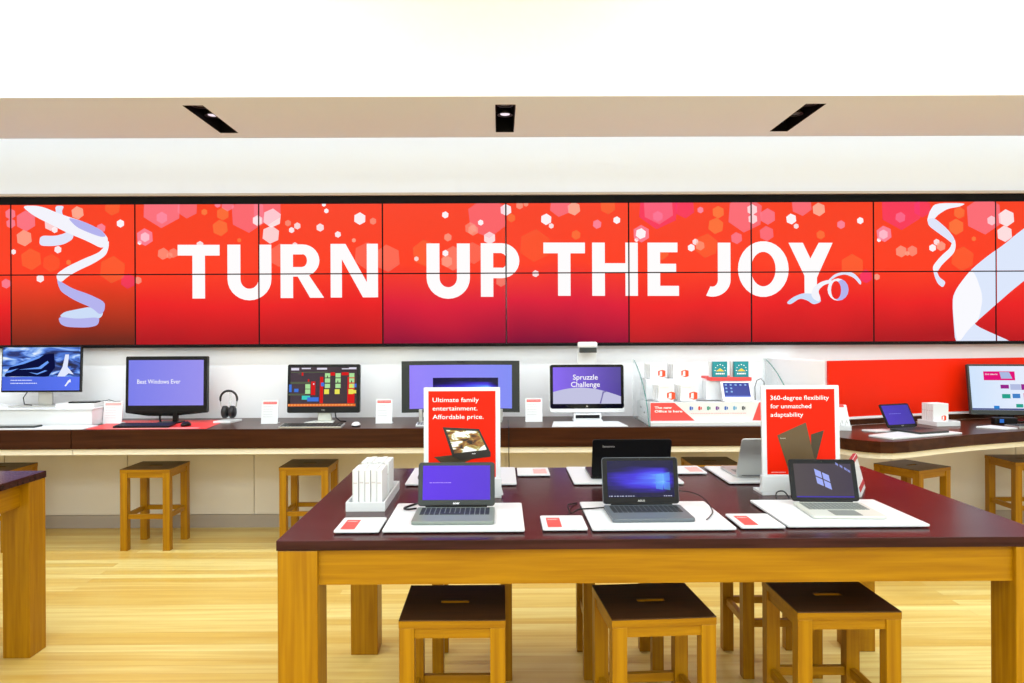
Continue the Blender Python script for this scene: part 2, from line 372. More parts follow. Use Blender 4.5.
bk = {0: [(38,138,20,'p',.6),(40,175,18,'p',.6),(100,165,38,'p',.5),(92,232,30,'s',.75),(303,133,24,'s',.9),(472,175,15,'w',1),(395,193,17,'p',.7),(225,277,14,'w',.9),(213,200,12,'w',.9),(195,180,22,'w',.7),(50,286,10,'w',.9),(155,390,15,'w',.9),(20,410,18,'p',.6),(267,327,10,'o',.8),(120,315,40,'o',.35),(440,112,30,'o',.35),(440,355,50,'o',.3),(200,330,34,'o',.2),(500,400,28,'m',.4),(540,397,14,'s',.6),(568,228,32,'p',.65),(568,228,18,'w',1),(547,250,8,'w',1),(640,293,22,'s',.5),(680,290,18,'s',.4),(665,300,12,'s',.4),(635,112,75,'p',.45),(735,112,40,'p',.35),(635,152,22,'p',.6),(803,130,12,'o',.8),(875,137,24,'o',.6),(865,192,30,'o',.6),(940,240,8,'o',.8),(855,100,12,'p',.7),(895,100,25,'p',.5),(975,140,66,'p',.35),(1010,163,16,'w',.9),(785,258,14,'w',.8)],
 250: [(85,153,35,'w',.8),(80,218,33,'w',.68),(28,163,20,'w',.6),(66,120,56,'p',.35),(148,173,12,'s',.5),(185,184,13,'w',.7),(162,200,11,'w',.9),(275,190,15,'w',.8),(300,125,9,'w',1),(290,100,8,'w',1),(345,217,12,'w',.9),(432,155,23,'w',.95),(484,165,13,'s',.5),(175,258,10,'w',.7),(408,240,8,'s',.8),(120,300,45,'s',.25),(770,140,13,'w',1),(910,170,11,'w',1),(945,230,23,'w',.8),(870,192,22,'s',.4),(880,200,20,'s',.5),(1010,120,22,'w',.95),(655,312,9,'w',1),(770,290,12,'w',1),(775,322,22,'s',.5),(800,310,45,'s',.35),(780,228,15,'s',.6),(935,150,75,'p',.3),(690,290,50,'o',.35),(540,310,50,'s',.25),(460,300,50,'s',.2),(990,400,20,'s',.4),(880,290,40,'s',.2)],
 500: [(80,103,14,'s',.6),(105,97,10,'s',.6),(47,152,16,'o',.6),(295,115,25,'s',.9),(185,157,21,'w',1),(205,183,10,'w',.8),(387,176,17,'p',.7),(465,160,14,'w',1),(303,218,18,'o',.6),(142,370,13,'w',.8),(430,105,30,'o',.4),(240,105,40,'p',.4),(140,260,60,'o',.2),(562,213,32,'p',.6),(560,213,20,'w',1),(543,237,8,'w',1),(630,112,78,'m',.45),(630,112,60,'p',.3),(735,112,38,'m',.45),(628,145,20,'p',.6),(797,120,12,'p',.8),(868,128,23,'o',.8),(858,182,30,'o',.7),(760,268,14,'w',1),(777,245,12,'w',.8),(795,260,18,'s',.6),(940,230,22,'p',.5),(975,135,68,'p',.4),(1003,118,20,'w',.7),(1005,155,18,'w',.7),(640,285,30,'o',.4),(820,260,45,'o',.3)],
 764: [(25,145,30,'p',.5),(20,212,28,'p',.4),(118,155,20,'w',1),(138,183,10,'w',.8),(228,117,25,'s',.9),(316,177,16,'p',.7),(393,161,13,'w',1),(235,217,17,'o',.6),(360,340,45,'o',.35),(415,380,25,'m',.5),(458,382,12,'s',.7),(487,213,30,'p',.7),(485,215,18,'w',1),(467,237,8,'w',1),(555,112,80,'m',.42),(553,148,20,'p',.6),(640,112,34,'m',.4),(555,282,22,'s',.6),(600,280,20,'s',.5),(580,290,9,'s',.6),(680,268,14,'w',1),(697,245,12,'w',.8),(714,261,18,'s',.7),(787,130,22,'o',.6),(775,185,30,'o',.7),(845,232,9,'o',.8),(885,140,70,'p',.4),(917,160,18,'w',.8),(975,150,32,'w',.85),(968,212,30,'w',.8),(800,310,45,'o',.3),(160,100,40,'p',.4)]}
for ox, lst in bk.items():
    for i, (x, y, r, c, a) in enumerate(lst):
        a0 = random.uniform(-8, 8)
        pts = [A(*q(x+r*1.08*math.cos(R(30+60*k+a0)), y+r*1.08*math.sin(R(30+60*k+a0)), ox)) for k in range(6)]
        art('bokeh_light', 1+i % 3, ec(*CW[c], a), pts)
# big white headline letters, outlines by hand
LW = ec(255, 253, 253)
def letter(pts): art('headline_lettering', 6, LW, [A(*p) for p in pts])
def rect(x0, y0, x1, y1): letter([(x0, y0), (x1, y0), (x1, y1), (x0, y1)])
def arc_band(cx, cy, ro, ri, yo, yi, a0, a1, n=14):
    for i in range(n):
        a, b = R(a0+(a1-a0)*i/n), R(a0+(a1-a0)*(i+1)/n)
        letter([(cx+ro*math.cos(a), cy-yo*math.sin(a)), (cx+ro*math.cos(b), cy-yo*math.sin(b)), (cx+ri*math.cos(b), cy-yi*math.sin(b)), (cx+ri*math.cos(a), cy-yi*math.sin(a))])
def T(x0, x1, t, b, s=12.6): m = (x0+x1)/2; rect(x0, t, x1, t+10.7); rect(m-s/2, t+10.7, m+s/2, b)
def U(x0, x1, t, b, s=13): c = (x0+x1)/2; r = (x1-x0)/2; rect(x0, t, x0+s, b-r+2); rect(x1-s, t, x1, b-r+2); arc_band(c, b-r+2, r, r-s, r-1, r-12.5, 180, 360)
T(177, 219, 245.5, 298.8)
U(226.8, 270.8, 245.3, 299.6)
# R
rect(280, 245, 292.5, 298.3); rect(292.5, 245, 302, 255); rect(292.5, 267.5, 302, 277); arc_band(302, 261, 17, 4.5, 16, 6.2, -90, 90)
letter([(296, 275), (308, 275), (323.6, 298), (309.5, 298)])
# N
rect(330.2, 244.5, 341.5, 297.8); rect(366.5, 244.3, 377.7, 297.5); letter([(333, 244.5), (345.2, 244.5), (375, 297.6), (362.5, 297.6)])
U(426.5, 470, 244, 298)
# P
rect(481, 243.7, 493.5, 297); rect(493.5, 243.7, 502, 253.5); rect(493.5, 268, 502, 278.5); arc_band(502, 261.1, 17.8, 5, 17.4, 7.2, -90, 90)
T(544, 585.8, 243, 296)
rect(593, 243, 605.8, 296); rect(626.5, 243, 639, 296); rect(605.8, 263.5, 626.5, 273.2)   # H
rect(648.8, 243, 661.5, 296); rect(661.5, 243, 679, 252.6); rect(661.5, 264, 677.6, 273.2); rect(661.5, 286, 680.4, 296)   # E
# J
rect(719.6, 243, 732.4, 280); arc_band(714, 280, 18.4, 5.6, 16.8, 6.8, -110, 0)
arc_band(765.5, 269.3, 25.6, 12.4, 27.8, 17.2, 0, 360, 30)   # O
letter([(791, 243), (805.5, 243), (819.5, 272), (813, 278), (808, 278)]); letter([(835.6, 243), (821.5, 243), (807, 270), (808, 278), (819.5, 278)]); rect(807, 272, 819.6, 296)  # Y
# curled ribbons
RW, RL, RB, RS = ec(244, 244, 252), ec(182, 180, 238), ec(205, 222, 248), ec(226, 230, 250)
def soft(p, n=2):
    for _ in range(n):
        p = [c for i in range(len(p)) for a, b in ((p[i], p[(i+1) % len(p)]),) for c in ((a[0]*.8+b[0]*.2, a[1]*.8+b[1]*.2), (a[0]*.2+b[0]*.8, a[1]*.2+b[1]*.8))]
    return p
def rib(ox, m, pts, layer=7): art('curled_ribbon', layer, m, [A(*q(x, y, ox)) for x, y in (soft(pts) if len(pts) > 4 else pts)])
rib(0, RS, [(215,106),(252,106),(240,130),(262,170),(288,205),(286,236),(250,257),(205,264),(152,262),(156,222),(215,224),(252,214),(262,205),(232,170),(220,140)], 7)
rib(0, RW, [(82,106),(158,106),(240,140),(330,168),(398,200),(428,238),(404,276),(340,243),(270,215),(200,180),(130,145)], 8)
rib(0, RL, [(262,150),(330,168),(398,200),(418,226),(396,228),(350,212),(300,190)], 9)
rib(0, RW, [(428,238),(426,272),(415,300),(370,330),(300,362),(262,385),(240,405),(222,395),(220,372),(262,344),(330,312),(385,290),(404,272)], 10)
rib(0, RL, [(222,392),(240,404),(285,430),(350,452),(412,482),(408,518),(390,532),(360,505),(290,475),(238,442),(226,415)], 9)
rib(0, RB, [(228,540),(250,520),(310,508),(352,500),(404,522),(398,538),(384,548),(300,552)], 8)
rib(0, RL, [(226,538),(300,548),(390,540),(384,572),(345,582),(262,580),(234,568)], 10)
rib(764, RW, [(690,92),(815,92),(790,106),(740,114),(702,138),(690,152),(664,172),(658,160),(668,125)], 7)
rib(764, RS, [(658,155),(688,150),(740,195),(768,232),(768,262),(745,240),(700,208),(664,182)], 8)
rib(764, RW, [(768,232),(772,262),(764,290),(715,335),(697,364),(680,358),(680,338),(712,300),(748,270),(756,248)], 9)
rib(764, RS, [(680,352),(697,362),(706,384),(732,402),(720,425),(700,410),(688,385)], 8)
rib(764, RB, [(96,484),(122,462),(160,446),(200,448),(228,458),(236,480),(205,492),(180,474),(150,466),(112,492)], 8)
rib(764, RW, [(194,452),(204,424),(232,402),(270,392),(290,404),(248,412),(222,436),(234,468),(226,480),(205,470)], 9)
for k in range(16):
    a, b = R(22.5*k), R(22.5*(k+1))
    rib(764, RW if 2 < k < 12 else RL, [(302+42*math.cos(a), 432-44*math.sin(a)), (302+42*math.cos(b), 432-44*math.sin(b)), (294+20*math.cos(b), 434-36*math.sin(b)), (294+20*math.cos(a), 434-36*math.sin(a))], 10)
rib(764, RS, [(262,396),(290,370),(335,360),(368,368),(396,400),(392,416),(366,385),(330,371),(296,380),(272,398)], 8)
rib(764, ec(222, 232, 252), [(755,470),(775,425),(830,355),(900,298),(960,258),(1024,205),(1230,60),(1230,260),(1024,410),(860,552),(840,570),(1024,650),(1024,690),(772,690)], 7)
rib(764, ec(250, 250, 255), [(756,480),(775,425),(830,355),(850,372),(880,460),(862,552),(840,570),(812,600),(790,632),(772,632)], 8)

def clip(poly, x0, x1, z0, z1):
    for ax, lim, sg in ((0, x0, 1), (0, x1, -1), (1, z0, 1), (1, z1, -1)):
        out = []
        for i in range(len(poly)):
            a, b = poly[i-1], poly[i]; da, db = (a[ax]-lim)*sg, (b[ax]-lim)*sg
            if (da >= 0) != (db >= 0):
                t = da/(da-db); out.append((a[0]+(b[0]-a[0])*t, a[1]+(b[1]-a[1])*t))
            if db >= 0: out.append(b)
        poly = out
        if len(poly) < 3: return []
    return poly
def panel_mat(c, row):
    top = rgb(250, 66, 34); mid = rgb(255, 62, 30); low = rgb(236, 28, 28); bot = rgb(176, 14, 22)
    if c in (4, 5): low, bot = rgb(222, 22, 52), rgb(132, 0, 48)
    if c == 1: low, bot = rgb(200, 52, 20), rgb(112, 34, 16)
    if c == 6: bot = rgb(170, 22, 30)
    return screen_mat('red_video_panel', wall_grad(bot, low, mid, top), 0.008)
shows_top = ['only pink bokeh at the far left edge', 'the top of the long curled ribbon', 'the top of the letter T of TURN', 'the tops of the letters R and N of TURN', 'the top of the letter U of UP',
             'the top of the letters T and H of THE', 'the tops of the letters E and J', 'the tops of the letters O and Y of JOY', 'a short hanging curled ribbon', 'white bokeh at the far right edge']
shows_bot = ['plain red at the far left edge', 'the foot of the curled ribbon on dark brown red', 'the foot of the letter T of TURN', 'the feet of the letters R and N of TURN', 'the foot of the letter U of UP over crimson',
             'the feet of the letters T and H of THE', 'the feet of the letters E and J', 'the feet of O and Y with a small ribbon coil', 'plain red beside a large pale ribbon', 'the large pale ribbon at the far right edge']
FW = frame((0, 0, 0))
for c in range(10):
    for row, (za, zb, shows) in enumerate(((Z1, Z2, shows_top[c]), (Z0, Z1, shows_bot[c]))):
        xa, xb = SX[c], SX[c+1]; xm = (xa+xb)/2
        t = thing('video_wall_panel', ('upper' if row == 0 else 'lower')+' row red wall display panel showing '+shows, 'display', (xm, YS, za), 0, 'red video wall panels')
        F = frame((-xm, -.001, -za))
        MB().box(xa-xm+.0015, xb-xm-.0015, .0, .075, .0015, zb-za-.0015).build('bezel', M['black_matte'], t)
        a, b, lo, hi = xa+.006, xb-.006, za+.005, zb-.005
        MB().poly(F, [(a, lo), (b, lo), (b, hi), (a, hi)], .0).build('display', panel_mat(c, row), t)
        groups = {}
        for name, layer, m, pts in ART:
            p = clip(pts, a, b, lo, hi)
            if p: groups.setdefault((name, layer, m.name), (m, []))[1].append(p)
        byname = {}
        for (name, layer, mn), (m, ps) in groups.items(): byname.setdefault(name, []).append((layer, m, ps))
        for name, ls in byname.items():
            mb = MB(); mats = []; idx = []
            for k, (layer, m, ps) in enumerate(sorted(ls, key=lambda t: t[0])):
                for p in ps: mb.poly(F, p, .0008*layer+.00012*k); idx.append(len(mats))
                mats.append(m)
            o = mb.build(name, None, t)
            for m in mats: o.data.materials.append(m)
            for pl, i in zip(o.data.polygons, idx): pl.material_index = i

# ------------------------------------------------------------------ right-hand bay: white return, red panel, curved counter
struct(MB().prism(FLAT, [(2.25, 6.34), (2.25, 6.2), (2.43, 5.60), (2.45, 5.62), (2.45, 6.34)], .91, 1.395).build('wall_return', M['paint']))
rp = [(2.452, 5.59), (3.0, 5.79), (3.6, 5.99), (4.3, 6.17), (5.3, 6.28), (6.38, 6.30)]
def strip(pts, t, z0, z1):
    return MB().prism(FLAT, pts+[(x, y+t) for x, y in reversed(pts)], z0, z1)
struct(strip(rp, .03, .97, 1.395).build('wall_red_panel', M['red_wall']))
struct(strip([(x, y-.01) for x, y in rp], .045, .955, .968).build('trim_3', M['paint']))
# straight counters
def counter(name, x0, x1, label, yf=5.575, yb=6.342):
    t = thing(name, label, 'counter', ((x0+x1)/2, yf, .72), 0)
    h = (x1-x0)/2
    MB().box(-h, h, 0, yb-yf, .045, .19).build('worktop', M['counter_dark'], t, bevel=.003)
    MB().box(-h-(.0), h, .02, .60, .0, .044).build('support_board', M['cream_edge'], t, bevel=.002)
    return t
counter('wall_counter', XL+.01, -3.185, 'left section of the dark wooden wall counter holding the white riser')
counter('wall_counter', -3.18, 2.235, 'long middle section of the dark wooden wall counter below the video wall')
t = thing('curved_counter', 'dark wooden counter with a curved front before the red wall panel', 'counter', (0, 0, .78))
cf = [(2.245, 5.00), (2.27, 4.93), (2.31, 4.86), (2.36, 4.80), (2.42, 4.765), (2.50, 4.76), (2.62, 4.80), (2.72, 4.85), (2.95, 4.965), (3.22, 5.085), (3.7, 5.26), (4.3, 5.42), (5.2, 5.52), (6.38, 5.55)]
cb = [(6.38, 6.26), (5.3, 6.24), (4.3, 6.13), (3.6, 5.95), (3.0, 5.75), (2.455, 5.55), (2.41, 5.56), (2.245, 6.15)]
MB().prism(FLAT, cf+cb, .055, .13).build('worktop', M['counter_dark'], t)
cf2 = [(x+.015, y+.03) for x, y in cf]
MB().prism(FLAT, cf2+[(6.37, 6.1), (2.265, 6.1)], .015, .054).build('support_board', M['cream_edge'], t)
strip([(x, y-.035) for x, y in rp], .022, .131, .172).build('backsplash', M['counter_dark'], t)

# ------------------------------------------------------------------ tables and stools
def table(label, loc):
    t = thing('display_table', label, 'table', loc, 0, 'display tables'); W, D, H = 2.64, 1.37, .91
    w = W/2; lt = .135
    MB().box(-w, w, 0, D, H-.034, H).build('tabletop', M['top_dark'], t, bevel=.002)
    for x in (-w+.003, w-lt-.003):
        for y in (.003, D-lt-.003): MB().box(x, x+lt, y, y+lt, 0, H-.0345).build('leg', M['oak_z'], t, bevel=.003)
    for y in (.022, D-.052): MB().box(-w+lt+.003, w-lt-.003, y, y+.03, H-.156, H-.0345).build('apron', M['oak_x'], t)
    for x in (-w+.05, w-.08): MB().box(x, x+.03, lt+.003, D-lt-.003, H-.156, H-.0345).build('apron', M['oak_y'], t)
    return t
TX0, TY0 = -.757, 2.528
tb = table('large dark-topped oak display table in the middle covered with laptops and posters', (TX0+1.32, TY0, 0))
copy_thing(tb, (-2.345-1.32, 2.515, 0), 0, 'dark-topped oak display table at the left edge showing one leg')

def stool(label, x, y, rz):
    t = thing('wooden_stool', label, 'stool', (x, y, 0), rz, 'wooden stools'); W = .186; D = .183; H = .61; l = .054
    MB().holed_plate(W, D, .052, .015, H-.028, H-.004).build('seat', M['oak_x'], t)
    MB().holed_plate(W-.0005, D-.0005, .052, .015, H-.0035, H).build('seat_top', M['seat_dark'], t)
    for sx in (-1, 1):
        for sy in (-1, 1):
            x0, x1 = sorted((sx*(W-.001), sx*(W-l))); y0, y1 = sorted((sy*(D-.001), sy*(D-l)))
            MB().box(x0, x1, y0, y1, 0, H-.0285).build('leg', M['oak_z'], t, bevel=.002)
    for sy in (-1, 1):
        y0, y1 = sorted((sy*(D-.008), sy*(D-.03)))
        MB().box(-W+l, W-l, y0, y1, H-.066, H-.0285).build('rail', M['oak_x'], t)
        y0, y1 = sorted((sy*(D-.015), sy*(D-.04)))
        MB().box(-W+l, W-l, y0, y1, .235, .27).build('stretcher', M['oak_x'], t, bevel=.002)
    for sx in (-1, 1):
        x0, x1 = sorted((sx*(W-.008), sx*(W-.03)))
        MB().box(x0, x1, -D+l, D-l, H-.066, H-.0285).build('rail', M['oak_y'], t)
        x0, x1 = sorted((sx*(W-.015), sx*(W-.04)))
        MB().box(x0, x1, -D+l, D-l, .235, .27).build('stretcher', M['oak_y'], t, bevel=.002)
    return t
s0 = stool('oak stool tucked under the near side of the table, leftmost of the three', -.171, 2.79, 0)
for x, y, r, lb in [(.557, 2.795, 4, 'oak stool tucked under the near side of the table, middle of the three'),
                    (1.240, 2.845, 0, 'oak stool tucked under the near side of the table, rightmost of the three'),
                    (-.135, 3.65, 0, 'oak stool at the far side of the table, behind the leftmost near stool'),
                    (.567, 3.65, 0, 'oak stool at the far side of the table, behind the middle near stool'),
                    (1.305, 3.65, 0, 'oak stool at the far side of the table, behind the rightmost near stool'),
                    (-2.655, 5.79, 0, 'oak stool by the wall counter below the monitor with the red mat'),
                    (-1.487, 5.85, 0, 'oak stool by the wall counter left of the white carton tray'),
                    (-3.84, 5.76, 0, 'oak stool by the wall counter, half hidden behind the left table'),
                    (1.640, 5.86, 0, 'oak stool by the wall counter behind the black and silver laptops'),
                    (3.095, 5.63, 27, 'oak stool turned at an angle under the curved counter'),
                    (4.125, 5.90, 0, 'oak stool at the far right edge under the curved counter')]:
    copy_thing(s0, (x, y, 0), r, lb)

# ------------------------------------------------------------------ laptops
def keys(mb, F, u0, u1, v0, v1, rows, cols, n0, n1):
    gu = (u1-u0)/cols; gv = (v1-v0)/rows
    for r in range(rows):
        if r == 0:
            spans = [(0, 1), (1, 2), (2, 3), (3, 4), (4, cols-5), (cols-5, cols-4), (cols-4, cols-3), (cols-3, cols-2), (cols-2, cols-1), (cols-1, cols)]
        else: spans = [(k, k+1) for k in range(cols)]
        for a, b in spans: mb.fbox(F, u0+a*gu+gu*.1, u0+b*gu-gu*.1, v0+r*gv+gv*.12, v0+(r+1)*gv-gv*.12, n0, n1)
def laptop(label, x, y, z, rz, w, d, lh, tilt, body, lidm, keym, dispm, name='laptop', bez=(.016, .016, .012, .022), lid_back=None, group=None, thick=.013):
    """origin at the middle of the hinge line; the keyboard stretches towards -y"""
    t = thing(name, label, 'laptop', (x, y, z), rz, group)
    b = MB().prism(FLAT, rrect(-w/2, w/2, -d, 0, .012), .001, thick).build('base', body, t, bevel=.002)
    k = MB(); keys(k, FLAT, -w/2+.018, w/2-.018, -d*.56, -.018, 5, 14, thick+.0002, thick+.0018); k.build('keyboard', keym, b)
    MB().prism(FLAT, rrect(-.05, .05, -d+.012, -d*.6, .004), thick+.0002, thick+.0006).build('touchpad', keym if body is M['light_body'] else body, b)
    MB().tube([(-w/2+.03, .003, thick+.001), (w/2-.03, .003, thick+.001)], .006, 10).build('hinge', M['black'], b)
    F = tilt_frame((0, .004, thick+.002), tilt)
    l = MB().prism(F, rrect(-w/2, w/2, 0, lh, .012), -.008, 0).build('lid', lid_back or lidm, t, bevel=.0015)
    L, Rr, Tt, Bb = bez
    MB().prism(F, rrect(-w/2+.002, w/2-.002, .002, lh-.002, .010), .0003, .0008).build('bezel', lidm, l)
    MB().poly(F, [(-w/2+L, Bb), (w/2-Rr, Bb), (w/2-Rr, lh-Tt), (-w/2+L, lh-Tt)], .0014).build('display', dispm, l)
    MB().lathe(F(0, lh-Tt/2, .0014), [(.0022, 0), (.0022, .0006)], 10, 'y').build('webcam', M['bezel_grey'], l)
    return t, b, l, F
def marks(name, m, parent, F, u0, v0, w, h, n=.002, cnt=9, frac=.62):
    """a line of print too small to read: short strokes"""
    mb = MB(); x = u0; rnd = random.Random(int(abs(u0*9999))+cnt)
    while x < u0+w:
        k = rnd.uniform(.5, 1.3)*w/cnt; e = min(x+k*frac*1.2, u0+w)
        if e > x: mb.poly(F, [(x, v0), (e, v0), (e, v0+h), (x, v0+h)], n)
        x += k
    return mb.build(name, m, parent)
ZT = .91
def board(label, x, y, w, d, z=ZT, rz=0, th=.008, foot=.005, name='display_mat', cat='mat', group='white boards under the laptops'):
    t = thing(name, label, cat, (x, y, z), rz, group)
    MB().prism(FLAT, rrect(-w/2, w/2, -d/2, d/2, .008), foot, foot+th).build('board', M['white_acr'], t, bevel=.0015)
    for sx in (-1, 1):
        for sy in (-1, 1): MB().lathe((sx*(w/2-.03), sy*(d/2-.03), 0), [(.010, 0), (.010, foot)], 12).build('foot', M['black'], t)
    return t
ZB = ZT+.0132
board('white board under the grey laptop with the purple screen', -.165, 2.818, .497, .42)
board('white board under the slate laptop with the glowing window picture', .572, 2.826, .505, .425)
board('white board under the small laptop with the four-pane window logo', 1.268, 2.85, .505, .41)
board('white board behind the family entertainment poster', -.182, 3.632, .51, .42)
board('white board under the black laptop seen from behind', .588, 3.635, .505, .42)
board('white board under the silver laptop by the flexibility poster', 1.295, 3.635, .50, .42)
def price_tag(label, x, y, rz, sq=(-.06, -.01, -.075, .06), col='red_print', w=.158, d=.195):
    t = board(label, x, y, w, d, rz=rz, th=.007, foot=.005, name='price_tag', cat='price tag', group='white price tags on the table')
    MB().poly(FLAT, [(sq[0], sq[2]), (sq[1], sq[2]), (sq[1], sq[3]), (sq[0], sq[3])], .0126).build('red_square', M[col], t)
    marks('small_print', M['poster_white'], t, FLAT, sq[0]+.006, sq[3]-.03, .035, .006, .0132, 5)
    for k in range(3): marks('small_print', M['mark_grey'], t, FLAT, .005, .05-.022*k, .055, .003, .0126, 6+k)
price_tag('white price tag with red square left of the purple-screen laptop', -.503, 2.703, 0)
price_tag('white price tag with red square between the purple-screen and slate laptops', .226, 2.717, 0)
price_tag('white price tag with red square between the slate laptop and the window-logo laptop', .925, 2.730, 0)
price_tag('white price tag lying just right behind the family entertainment poster', .162, 3.735, 0, sq=(.0, .065, -.07, .06), col='pink_print')
price_tag('white price tag right of the black laptop seen from behind', .935, 3.765, 0, sq=(.0, .065, -.07, .06), col='pink_print')

# grey laptop, purple screen
t, b, l, F = laptop('grey laptop with a plain purple screen in front of the family poster', -.172, 2.90, ZB, 0, .298, .225, .168, 14, M['grey_body'], M['bezel_grey'], M['key_dark'], M['purple_display'], bez=(.018, .018, .013, .024))
text('brand_lettering', 'acer', M['poster_white'], l, F, 0, .008, .026, .0085, .03, .0012, center=True)
marks('greeting_print', ec(190, 160, 255), l, F, -.105, .088, .085, .003, .0018, 8)
# slate laptop with picture
t, b, l, F = laptop('slate laptop whose screen shows blue light beaming from a window', .549, 2.92, ZB, 1, .300, .225, .180, 12, M['slate_body'], M['black'], M['key_dark'], M['beam_display'], bez=(.020, .018, .013, .026), lid_back=M['slate_body'])
text('brand_lettering', 'ASUS', M['silver'], l, F, 0, .009, .028, .0075, .02, .0012, center=True)
for k, (a, bb, c, dd) in enumerate([(0, 0, 1, 1)]):
    win = MB()
    for (u0, v0, u1, v1) in ((.060, .058, .088, .084), (.091, .056, .116, .084), (.060, .088, .088, .114), (.091, .088, .116, .118)):
        win.poly(F, [(u0, v0), (u1, v0-.004 if v0 < .07 else v0), (u1, v1+.004 if v1 > .1 else v1), (u0, v1)], .0018)
    win.build('window_picture', ec(110, 180, 255, .45), l)
marks('taskbar_icons', ec(220, 225, 255), l, F, -.125, .029, .10, .003, .0018, 9, .4)
marks('taskbar_icons', ec(220, 225, 255), l, F, .09, .029, .035, .003, .0018, 5, .4)
# pale small laptop with window logo
t, b, l, F = laptop('small pale laptop whose dark screen shows the four-pane window logo', 1.288, 2.96, ZB, -3, .264, .235, .166, 18, M['light_body'], M['black_gloss'], M['key_grey'], M['dusk_display'], bez=(.019, .019, .018, .014), lid_back=M['black_gloss'], thick=.011)
lg = MB(); c0 = .032
def tilted(u, v): 
    a = R(-33); return (-.002+u*.76-v*.09, .086+v*.80-u*.36)
for (a0, b0) in ((-.036, .003), (.003, .003), (-.036, -.036), (.003, -.036)):
    lg.poly(F, [tilted(a0, b0), tilted(a0+.033, b0), tilted(a0+.033, b0+.033), tilted(a0, b0+.033)], .0018)
lg.build('window_logo', ec(168, 180, 250), l)
sm = MB()
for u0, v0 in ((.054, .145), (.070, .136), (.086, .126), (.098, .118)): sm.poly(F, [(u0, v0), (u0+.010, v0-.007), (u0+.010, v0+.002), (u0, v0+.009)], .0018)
sm.build('screen_marks', ec(150, 160, 230, .8), l)  # small pale marks in the display's upper right
MB().poly(F, [(-.112, .015), (.112, .015), (.112, .019), (-.112, .019)], .0018).build('taskbar', ec(80, 66, 190), l)
# far side laptops, turned away (screens face the wall)
t, b, l, F = laptop('black laptop seen from behind, standing behind the slate laptop', .607, 3.515, ZB, 180, .365, .255, .188, 17, M['black'], M['black'], M['key_dark'], M['purple_display'], lid_back=M['black_matte'])
FB = frame(F(0, 0, -.0085), (-1, 0, 0), (0, math.sin(R(17)), math.cos(R(17))), (0, math.cos(R(17)), -math.sin(R(17))))
text('brand_lettering', 'lenovo', M['silver'], l, FB, -.135, .150, .055, .011, .02, .0005)
t, b, l, F = laptop('silver laptop seen from behind, half hidden by the flexibility poster', 1.275, 3.535, ZB, 180, .335, .245, .205, 27, M['silver'], M['silver'], M['key_grey'], M['beam_display'], lid_back=M['silver'])

# ------------------------------------------------------------------ posters on the table
def poster(label, x, y, w, lines, letter_w, rz=0):
    t = thing('poster_stand', label, 'poster', (x, y, ZT), rz, 'red posters on the table'); h = w/2
    MB().box(-h-.004, h+.004, -.02, .10, 0, .012).build('foot_plate', M['white_acr'], t, bevel=.002)
    MB().prism(frame((0, -.02, .012)), [(-h-.012, 0), (h+.012, 0), (h+.004, .03), (h+.004, .072), (-h-.004, .072), (-h-.004, .03)], -.03, 0).build('base', M['white_acr'], t, bevel=.002)
    F = tilt_frame((0, -.012, .0845), 2)
    MB().prism(F, rrect(-h, h, 0, .384, .004), -.012, 0).build('frame', M['white_acr'], t, bevel=.001)
    s = MB().poly(F, [(-h+.02, .004), (h-.02, .004), (h-.02, .368), (-h+.02, .368)], .0008).build('poster_sheet', M['poster_red'], t)
    for k, (ln, lw) in enumerate(zip(lines, letter_w)):
        text('poster_lettering', ln, M['poster_white'], s, F, -h+.038, .322-.036*k, lw, .0195, .0, .0016)
    return t, s, F, h
t, s, F, h = poster('red poster reading Ultimate family entertainment in a white stand', -.163, 3.19, .325, ['Ultimate family', 'entertainment.', 'Affordable price.'], [.196, .190, .216])
# printed picture of a tent-folded laptop; sheet point from the photo's own layout
def S1(x, y): return (-h+.02+(x-208)/(728-208)*.285, .368-(y-92)/(728-208)*.285)
MB().poly(F, [S1(*p) for p in ((318, 370), (600, 385), (690, 570), (688, 600), (440, 630), (395, 600))], .0016).build('printed_laptop', M['dark_print'], s)
MB().poly(F, [S1(*p) for p in ((345, 392), (592, 402), (660, 545), (410, 572))], .0022).build('printed_screen', M['poster_picture'], s)
MB().poly(F, [S1(*p) for p in ((250, 600), (390, 585), (420, 605), (450, 625), (560, 612), (440, 660), (300, 640))], .0016).build('printed_laptop', M['bronze2'], s)
text('printed_brand', 'acer', M['poster_white'], s, F, S1(560, 575)[0], S1(560, 578)[1], .016, .005, .02, .0026, center=True)
t, s, F, h = poster('red poster reading 360-degree flexibility in a white stand', 1.288, 3.215, .334, ['360-degree flexibility', 'for unmatched', 'adaptability'], [.252, .175, .140])
def S2(x, y): return (-h+.02+(x-127)/(435-127)*.288, .368-(y-47)/(435-127)*.288)
MB().poly(F, [S2(*p) for p in ((330, 255), (390, 236), (352, 374), (330, 374))], .0016).build('printed_laptop', M['bronze2'], s)
MB().poly(F, [S2(*p) for p in ((175, 258), (307, 200), (345, 374), (290, 420), (225, 420))], .0022).build('printed_laptop', M['bronze'], s)
text('printed_brand', 'lenovo', M['silver'], s, F, S2(188, 272)[0], S2(188, 274)[1], .024, .006, .02, .003)
marks('small_print', M['pink_print'], s, F, S2(146, 430)[0], S2(146, 428)[1], .06, .003, .0016, 9)
t = thing('card_stand', 'white card stand with dark red bands leaning behind the window-logo laptop', 'card stand', (1.572, 3.24, ZT), 60)
F = tilt_frame((0, 0, .0), 14)
MB().fbox(F, -.11, .11, .002, .156, -.014, 0).build('card', M['white_acr'], t, bevel=.001)
MB().fbox(F, -.11, .11, .138, .153, .0, .002).build('red_band', M['deep_red'], t)
MB().fbox(F, -.11, .11, .022, .042, .0, .002).build('red_band', M['deep_red'], t)
